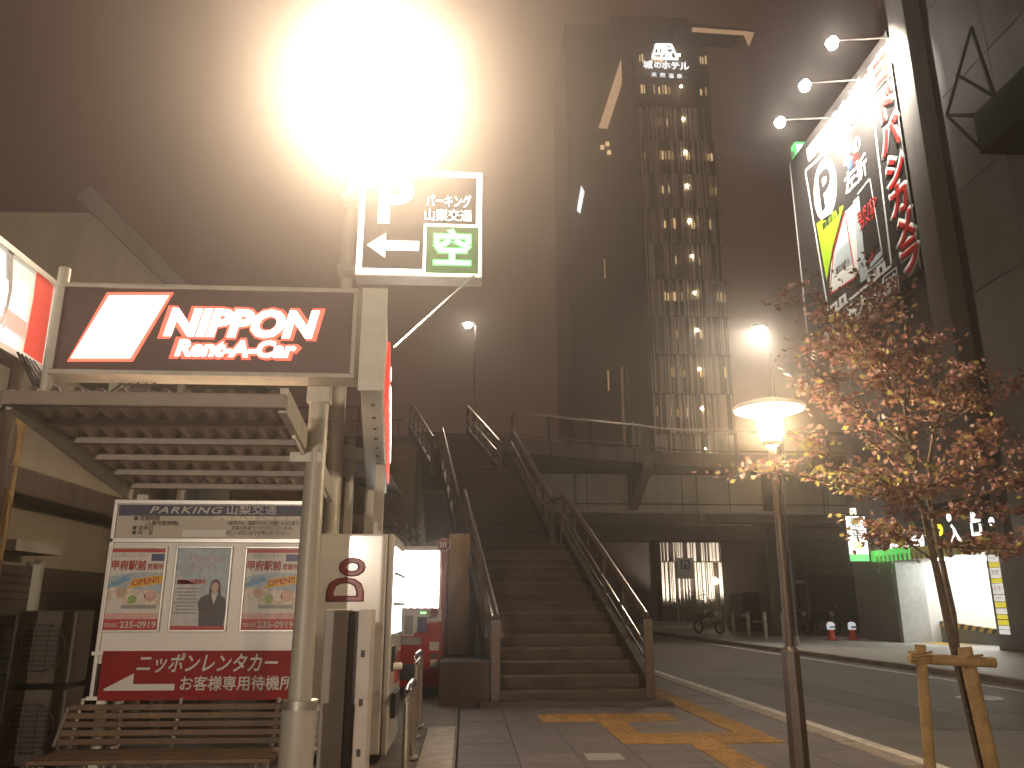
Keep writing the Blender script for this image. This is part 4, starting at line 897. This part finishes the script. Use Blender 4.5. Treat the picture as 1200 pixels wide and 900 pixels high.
MB().tube([(vx1.x + .2, 29.15, 4.7), (vx1.x + .22, 29.15, 3.4), (vx1.x + .3, 29.15, 2.6), (vx1.x + .22, 29.15, 2.4)], .03, 6).build('cable', steelp, vs)
MB().tube([(xm, 29.3, 4.5), (xm, 29.3, 4.72)], .10, 10).build('lamp_cap', EM('cap_lamp', (1, .9, .75), 4, False), vs)

# --- traffic cones with white wrap signs
def cone(px, lab):
    b = at(px, 750, Z=0.0); b.y = min(b.y, 30.9); b = at(px, 750, Y=30.6); b.z = 0
    t = thing('traffic_cone', b, lab, 'traffic cone', 'traffic cones before the garage pillar')
    MB().box(b.x - .19, b.x + .19, b.y - .19, b.y + .19, 0, .035).build('base', bpy.data.materials.get('cone_red') or M('cone_red', (.75, .09, .03), .5, var=.1), t, bevel=.02)
    MB().lathe((b.x, b.y, .03), [(.15, 0), (.03, .66), (.0, .67)], 18).build('body', bpy.data.materials['cone_red'], t, True)
    MB().lathe((b.x, b.y, .38), [(.125, 0), (.14, .02), (.14, .2), (.07, .27)], 14).build('white_sleeve', EM('sleeve_glow', (.85, .92, 1), .5, False) if 'sleeve_glow' not in bpy.data.materials else bpy.data.materials['sleeve_glow'], t, True)  # the sleeve is no lamp, its brightness is put in as emission
    MB().box(b.x - .10, b.x + .10, b.y - .146, b.y - .141, .44, .50).build('blue_mark', print_m['navy'], t)
cone(975, 'left one of the two red and white traffic cones near the motorcycles'); cone(1000, 'right one of the two red and white traffic cones near the motorcycles')
# --- bollards along the far pavement
bpos = [(828, 735), (845, 738), (860, 742), (878, 745), (898, 748), (919, 750)]
ordn = ['first', 'second', 'third', 'fourth', 'fifth', 'sixth']
bmat = M('bollard', (.66, .60, .52), .5, var=.15)
for i, (x, y) in enumerate(bpos):
    p = at(x, y, Z=0)
    t = thing('bollard', (p.x, p.y, 0), ordn[i] + ' from the left in the row of six pale bollards under the deck', 'bollard', 'bollards along the far pavement')
    MB().tube([(p.x, p.y, -.1), (p.x, p.y, .92), (p.x, p.y, .97), (p.x, p.y, 1.0)], [.075, .075, .06, .02], 14).build('shaft', bmat, t, True)
    MB().tube([(p.x, p.y, .74), (p.x, p.y, .82)], .079, 14).build('reflector_band', whitep, t, True)
# --- street lights behind
def tall_lamp(px, py, Y, z0, lab, side, power):
    c = at(px, py, Y=Y); t = thing('tall_street_light', (c.x + side * .25, Y, z0), lab, 'street light', 'tall street lights behind the deck')
    MB().tube([(c.x + side * .25, Y, z0), (c.x + side * .25, Y, c.z - .1), (c.x + side * .2, Y, c.z + .03), (c.x, Y, c.z + .06)], [.06, .04, .035, .03], 8).build('pole', brownrail, t, True)
    MB().box(c.x - .3, c.x + .2, Y - .14, Y + .14, c.z + .0, c.z + .1).build('head', steel, t, bevel=.03)
    MB().lathe((c.x - .05, Y, c.z), [(0, -.14), (.12, -.11), (.17, -.02), (.17, .0), (0, .0)], 14).build('lamp_lens', bpy.data.materials.get('tall_lens') or EM('tall_lens', (1, .92, .76), 120, True), t, True)
    MB().tube([(c.x + side * .25, Y, z0), (c.x + side * .25, Y, z0 + .3)], .09, 10).build('base', steel, t)
    spot('lamp_light', (c.x - .05, Y, c.z - .2), (c.x - 6, Y - 4, c.z - 10.4), power, 100, .4, (1, .87, .70), .12, t)
tall_lamp(550, 380, 30, 6.98, 'tall street light standing on the deck above the staircase', 1, 250)
tall_lamp(892, 384, 26, 0, 'tall street light above the glowing disc lamp', 1, 1300)
rl_ = thing('shop_yard_light', (-3.6, -8.6, 0), 'low yard light on a post behind the photographer, out of the view', 'yard light')
MB().tube([(-3.6, -8.6, 0), (-3.6, -8.6, 2.75), (-3.5, -8.5, 2.9), (-3.2, -8.3, 2.95)], [.07, .05, .045, .04], 10).build('pole', steelp, rl_, True)
MB().box(-3.35, -2.85, -8.45, -8.1, 2.92, 3.04).build('head', steel, rl_, bevel=.03)
MB().lathe((-3.1, -8.28, 2.92), [(0, -.16), (.12, -.13), (.18, -.02), (.18, 0), (0, 0)], 16).build('lamp_lens', bpy.data.materials['tall_lens'], rl_, True)
point('lamp_light', (-3.1, -8.28, 2.7), 2200, (1, .83, .66), .12, rl_)
# --- thin pale mast on the deck
ms = thing('pale_mast', (6.5, 33, 7), 'thin pale banner mast behind the deck railing left of the hotel', 'mast')
p = at(728, 430, Y=33); q_ = at(732, 527, Y=33)
MB().tube([(q_.x, 33, 6.98), (q_.x - .0, 33, p.z)], .075, 10, .05).build('mast', M('mast_gold', (.55, .42, .26), .4, .3), ms, True)
for dz in (0, 1.1): MB().tube([(q_.x, 33, p.z - dz), (q_.x + .22, 33, p.z - .1 - dz), (q_.x + .26, 33, p.z - .6 - dz), (q_.x + .1, 33, p.z - 1.0 - dz)], .025, 6).build('banner_arm', steel, ms)
for x in (.35, .6): MB().box(q_.x + x, q_.x + x + .1, 33, 33.1, 6.98, 8.9 - x * .3).build('side_stub', steelp, ms)

# --- parked motorcycles, van, small building under the deck
def motorcycle(x, y, rz, lab):
    t = thing('motorcycle', (x, y, 0), lab, 'motorcycle', 'motorcycles parked under the deck')
    tyre = bpy.data.materials.get('tyre') or M('tyre', (.02, .02, .02), .8); bod = bpy.data.materials.get('moto_body') or M('moto_body', (.06, .055, .06), .25, .1, coat=.5); ch = steel
    Rm = Matrix.Translation((x, y, 0)) @ Matrix.Rotation(rz, 4, 'Z')
    def B(mb, n, mt, sm=True):
        mb.v = [tuple(Rm @ Vector(v)) for v in mb.v]; return mb.build(n, mt, t, sm)
    for cx in (-.65, .65):
        w_ = MB()
        for i in range(20):
            a0, a1 = 2 * math.pi * i / 20, 2 * math.pi * (i + 1) / 20
            w_.tube([(cx + .26 * math.cos(a0), 0, .31 + .26 * math.sin(a0)), (cx + .26 * math.cos(a1), 0, .31 + .26 * math.sin(a1))], .055, 6, cap=False)
        wo_ = B(w_, 'wheel', tyre)
        rim = MB()
        for i in range(5): a0 = i * 1.2566; rim.tube([(cx, 0, .31), (cx + .22 * math.cos(a0), 0, .31 + .22 * math.sin(a0))], .016, 5)
        adopt(B(rim, 'rim', ch), wo_)
    B(MB().tube([(.65, .06, .31), (.45, .06, .8), (.4, .06, 1.0)], .025, 6), 'fork', ch); B(MB().tube([(.65, -.06, .31), (.45, -.06, .8), (.4, -.06, 1.0)], .025, 6), 'fork', ch)
    B(MB().tube([(.38, -.36, 1.06), (.42, -.1, 1.0), (.42, .1, 1.0), (.38, .36, 1.06)], .02, 6), 'handlebar', ch)
    B(MB().tube([(.36, 0, .84), (.2, 0, .88), (0, 0, .82), (-.12, 0, .74)], [.09, .16, .15, .08], 12), 'tank', bod)
    B(MB().tube([(-.1, 0, .76), (-.35, 0, .74), (-.6, 0, .80), (-.78, 0, .84)], [.08, .12, .11, .05], 10), 'seat', tyre)
    B(MB().tube([(.2, 0, .45), (0, 0, .42), (-.2, 0, .45)], [.14, .2, .14], 10), 'engine', ch); B(MB().tube([(.1, .14, .35), (-.3, .16, .3), (-.8, .17, .38)], [.03, .04, .06], 8), 'exhaust', ch)
    B(MB().tube([(-.2, 0, .5), (-.65, 0, .31)], .04, 6), 'swing_arm', ch)
    hl = B(MB().tube([(.46, 0, .9), (.56, 0, .9)], [.1, .08], 12), 'headlight', whitep)
    B(MB().tube([(.38, .36, 1.06), (.36, .4, 1.2)], .012, 5), 'mirror_stem', ch); B(MB().tube([(.36, .4, 1.2), (.34, .4, 1.2)], .06, 8), 'mirror', ch)
motorcycle(15.9, 36.3, R(-70), 'rightmost dark motorcycle parked behind the traffic cones')
motorcycle(14.9, 36.8, R(-75), 'second motorcycle from the garage pillar in the dark bay')
motorcycle(11.2, 38.0, R(-60), 'leftmost motorcycle parked behind the bollards')
van = thing('parked_van', (14.2, 40.2, 0), 'dark blue van parked in the gloom behind the bollards', 'van')
vb = M('van_paint', (.03, .04, .07), .25, .2, coat=.6)
prof = [(-.85, .3), (.85, .3), (.87, .75), (.80, 1.0), (.70, 1.78), (.55, 1.9), (-.55, 1.9), (-.70, 1.78), (-.80, 1.0), (-.87, .75)]
MB().prism([(14.2 + a, 40.0, b) for a, b in prof], (0, 1.9, 0)).build('body', vb, van, bevel=.04)
MB().prism([(14.2 - .62, 39.985, 1.05), (14.2 + .62, 39.985, 1.05), (14.2 + .55, 39.985, 1.72), (14.2 - .55, 39.985, 1.72)], (0, .03, 0)).build('windscreen', bpy.data.materials['dark_glass'], van)
for sx_ in (-1, 1):
    MB().box(14.2 + sx_ * .66 - .13, 14.2 + sx_ * .66 + .13, 39.97, 40.01, .72, .86).build('headlight', whiteg, van, bevel=.02)
    for yy in (40.3, 41.6): MB().tube([(14.2 + sx_ * .78, yy, .3), (14.2 + sx_ * .9, yy, .3)], .3, 18).build('wheel', bpy.data.materials['tyre'], van)
MB().box(14.2 - .25, 14.2 + .25, 39.975, 39.99, .45, .56).build('number_plate', whitep, van); MB().box(14.2 - .8, 14.2 + .8, 39.94, 40.02, .3, .45).build('bumper', dark, van)
lbd = thing('low_dark_building', (20, 46, 0), 'low dark building in shadow behind the parked motorcycles', 'building')
MB().box(16.4, 34, 45.2, 52, 0, 6.0).build('wall', concrete_d, lbd); MB().box(16.5, 33, 45.05, 45.19, 3.2, 3.6).build('canopy', concrete_d, lbd)
MB().box(19.0, 22.5, 45.08, 45.19, .1, 2.9).build('doorway', dark, lbd); MB().box(17.0, 18.5, 45.1, 45.19, 1.1, 2.6).build('window', bpy.data.materials['dark_glass'], lbd)
MB().box(18.9, 19.0, 45.0, 45.19, .1, 3.0).build('door_frame', steelp, lbd)
no = thing('posted_notice', (18, 41, 0), 'small white notice on a post in the dark bay', 'notice')
pn = at(938, 682, Y=41)
MB().tube([(pn.x - .3, 41, 0), (pn.x - .3, 41, 2.9)], .04, 8).build('post', steelp, no); MB().box(pn.x - .25, pn.x + .2, 40.97, 41.0, pn.z - .08, pn.z + .08).build('plate', whitep, no)
# blue pictogram sign
bsn = thing('pictogram_sign', (14.5, 52, 0), 'white sign with blue pictogram before the striped hotel wall', 'sign')
bc = at(801, 664, Y=52)
MB().tube([(bc.x - .5, 52, 0), (bc.x - .5, 52, bc.z + 1.0)], .05, 8).build('post', steelp, bsn)
MB().box(bc.x - .45, bc.x + .6, 51.94, 51.99, bc.z - .75, bc.z + .55).build('plate', whitep, bsn); MB().box(bc.x - .2, bc.x + .4, 51.92, 51.935, bc.z - .15, bc.z + .40).build('blue_square', M('blue_sign', (.03, .07, .30), .4), bsn)
shape([(-.22, -.2), (-.1, -.2), (-.08, 0), (0, .1), (.08, 0), (.1, -.2), (.22, -.2), (.2, .15), (.08, .25), (-.08, .25), (-.2, .15)], (bc.x + .10, 51.915, bc.z + .12), FRONT, whitep, bsn, 'pictogram')
# shrubs and garden lamp before the hotel
hl_ = [M('hotel_leaf_%d' % i, c, .6, var=.2) for i, c in enumerate(((.07, .08, .03), (.12, .12, .04)))]
for i, (px, r_, h_) in enumerate(((795, 1.0, 1.1), (815, 1.1, 1.5), (838, 1.0, 1.2), (858, 1.0, .9))):
    p = at(px, 722, Y=56); bush((p.x, 56 + i * .3, 0), (r_, .8, h_), 500, ordn[i] + ' shrub from the left in front of the striped hotel wall', hl_, .14)
gd = thing('garden_globe_lamp', (18, 55, 0), 'small bright globe lamp among the shrubs before the hotel', 'lamp')
gp = at(838, 681, Y=54.5)
MB().tube([(gp.x, 54.5, 0), (gp.x, 54.5, gp.z - .15)], .05, 8).build('post', steelp, gd); MB().lathe((gp.x, 54.5, gp.z), [(0, -.22), (.15, -.16), (.22, 0), (.15, .16), (0, .22)], 14).build('globe', EM('globe', (1, .82, .55), 28), gd, True)

# ================================================================== HOTEL TOWER
ht = thing('hotel_tower', (20, 72, 0), 'slim dark hotel tower with white barcode stripes and lit roof sign', 'tower')
TX0, TX1, TYF, H0 = 16.7, 24.2, 70.0, 3.73
tw_d = M('tower_dark', (.07, .052, .045), .6, var=.15, scale=.4)
tw_w = M('tower_slat', (.62, .58, .52), .5, var=.1, scale=.6)
MB().box(TX0, TX1, TYF, TYF + 12, 0, 57.5).build('front_block', tw_d, ht)
MB().box(9.6, TX0 - .02, TYF + 1.2, TYF + 13, 0, 60.5).build('side_block', tw_d, ht)
MB().box(14.6, TX1 - 1.0, TYF + 2, TYF + 11, 57.5, 62.5).build('roof_block', tw_d, ht)
warm = EM('tower_window', (1, .66, .32), .8, False); warm2 = EM('tower_window_dim', (1, .6, .3), .35, False); lampw = EM('tower_lamp', (1, .78, .48), 22, False)
lampx = at(814, 380, Y=TYF).x
for k in range(15):
    z0 = k * H0 + 1.2; x = TX0
    mb = MB(); rnd = random.Random(k * 13 + 5)
    while x < TX1 - .1:
        wd = rnd.choice((.05, .06, .08, .12, .2)); 
        if x + wd > TX1: break
        if rnd.random() < .74: mb.box(x, x + wd, TYF - .45, TYF - .30, z0 + .06, z0 + H0 - .06)
        x += wd + rnd.choice((.05, .08, .12, .2))
    if k < 13: mb.build('slat_screen', tw_w, ht, kind='stuff')
    MB().box(TX0 - .05, TX1 + .05, TYF - .28, TYF - .02, z0 - .05, z0 + .05).build('floor_band', tw_d, ht)
    if k > 1:
        MB().lathe((lampx, TYF - .62, z0 + H0 * .62), [(0, -.15), (.1, -.1), (.15, 0), (.1, .1), (0, .15)], 10).build('corridor_lamp', lampw, ht, True)
    if k > 3:
        for (a, b) in ((18.3, 19.9), (23.1, 24.0), (21.2, 21.8), (17.0, 17.5)):
            if rnd.random() < (.95 if a in (18.3, 23.1) else .4):
                xx = a
                while xx < b:
                    wd = rnd.uniform(.08, .2)
                    if rnd.random() < .6: MB().box(xx, xx + wd, TYF - .29, TYF - .285, z0 + 1.6, z0 + 1.6 + rnd.uniform(.7, 1.1)).build('window', warm if rnd.random() < .6 else warm2, ht)
                    xx += wd + rnd.uniform(.08, .2)
    if k > 2:
        for xx in (11.4, 12.9, 15.2):
            if rnd.random() < .12: MB().box(xx, xx + .12, TYF + 1.15, TYF + 1.18, z0 + .6, z0 + 2.6).build('window', warm2, ht)
# roof sign
hsn = MB()
sg = thing('hotel_roof_sign', (20, 69.3, 53), 'white lit emblem and hotel lettering at the top of the tower', 'sign')
hw = EM('hotel_letters', (.95, .97, 1), 1.7, False)
HY = 69.2
def hq(x, y): p = at(x, y, Y=HY); return Vector((p.x, HY, p.z))
def Z5(x, y): return hq(740 + x / 15, 40 + y / 15)
for a, b in (((430, 180), (700, 185)), ((370, 420), (815, 440)), ((430, 180), (370, 420)), ((700, 185), (815, 440)), ((420, 240), (720, 245)), ((475, 190), (490, 250)), ((530, 190), (530, 240)), ((590, 190), (590, 250)), ((480, 245), (480, 345)), ((395, 345), (560, 345)), ((545, 245), (545, 330)), ((560, 330), (510, 425)), ((600, 245), (610, 430)), ((610, 290), (720, 430)), ((640, 360), (740, 300)), ((700, 330), (650, 430))):
    MB().tube([Z5(*a), Z5(*b)], .115, 6).build('emblem_bar', hw, sg)
for ch, x, y, s in (('城', 290, 545, 1.05), ('の', 462, 550, .85), ('ホ', 605, 560, 1.0), ('テ', 770, 565, 1.0), ('ル', 930, 575, 1.05)): text(ch, s * .98, hw, sg, Z5(x, y), bold=.018 if ch == '城' else .035, ext=.03, name='letter')
for ch, x, y in (('天', 398, 720), ('然', 548, 728), ('温', 698, 738), ('泉', 845, 745)): text(ch, .58, hw, sg, Z5(x, y), bold=.012, ext=.03, name='letter')
for x in (17.9, 20.0, 21.8): MB().box(x - .05, x + .05, HY + .05, 69.99, 53.6, 53.8).build('bracket', dark, sg)
# roof fins, the light on their soffits put in as emission
fin = EM('soffit_glow', (1, .62, .36), .42, False)
rf = thing('tower_roof_fins', (20, 70, 55), 'pale soffit fins, light given as their own glow, jutting from the top of the hotel tower', 'roof fin')
def fq(x, y, Y): p = at(x, y, Y=Y); return p
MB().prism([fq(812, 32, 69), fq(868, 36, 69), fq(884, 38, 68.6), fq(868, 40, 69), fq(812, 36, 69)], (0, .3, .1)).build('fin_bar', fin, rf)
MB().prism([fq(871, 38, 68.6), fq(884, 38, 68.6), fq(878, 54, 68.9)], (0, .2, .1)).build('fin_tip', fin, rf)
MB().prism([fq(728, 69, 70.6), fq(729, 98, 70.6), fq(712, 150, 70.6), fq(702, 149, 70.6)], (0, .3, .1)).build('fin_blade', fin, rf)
MB().prism([fq(795, 30, 69.6), fq(868, 35, 69.6), fq(872, 33, 69.6), fq(795, 26, 69.6)], (0, 3, .1)).build('roof_slab', tw_d, rf)
for (px, py) in ((706, 172), (712, 168), (714, 178)): c = fq(px, py, 70.9); MB().box(c.x - .18, c.x + .18, 70.9, 71.1, c.z - .2, c.z + .2).build('marker_light', warm, rf)
MB().prism([fq(676, 246, 70.9), fq(681, 217, 70.9), fq(685, 225, 70.9), fq(680, 250, 70.9)], (0, .1, 0)).build('lit_strip', EM('lit_strip', (.9, .97, 1), 1.2, False), rf)
# uplights at the foot of the tower
for x in (17.6, 20.4, 23.2):
    t = thing('tower_uplight', (x, 67.2, 0), {17.6: 'left', 20.4: 'middle', 23.2: 'right'}[x] + ' of three ground uplights at the foot of the hotel tower', 'uplight', 'tower uplights')
    MB().lathe((x, 67.2, 0), [(.25, 0), (.25, .3), (.2, .36), (.18, .36)], 14).build('housing', dark, t, True); MB().lathe((x, 67.2, .33), [(0, 0), (.18, 0)], 14).build('lens', EM('uplens', (1, .9, .75), 10, False) if x < 18 else bpy.data.materials['uplens'], t)
    spot('beam', (x, 67.2, .42), (x, 70, 8), 2600, 95, .6, (1, .86, .7), .15, t)

# ------------------------------------------------------------------ humid night air
hz_ = MB().box(-70, 90, -25, 120, -2.4, 78).build('haze', dark); hz_.data.materials.clear()
hm = bpy.data.materials.new('haze_air'); hm.use_nodes = True; t = hm.node_tree; t.nodes.clear()
o_ = t.nodes.new('ShaderNodeOutputMaterial'); v_ = t.nodes.new('ShaderNodeVolumePrincipled')
v_.inputs['Color'].default_value = (.97, .90, .83, 1); v_.inputs['Density'].default_value = .0066; v_.inputs['Anisotropy'].default_value = .915
t.links.new(v_.outputs[0], o_.inputs['Volume']); hz_.data.materials.append(hm); hz_['kind'] = 'stuff'
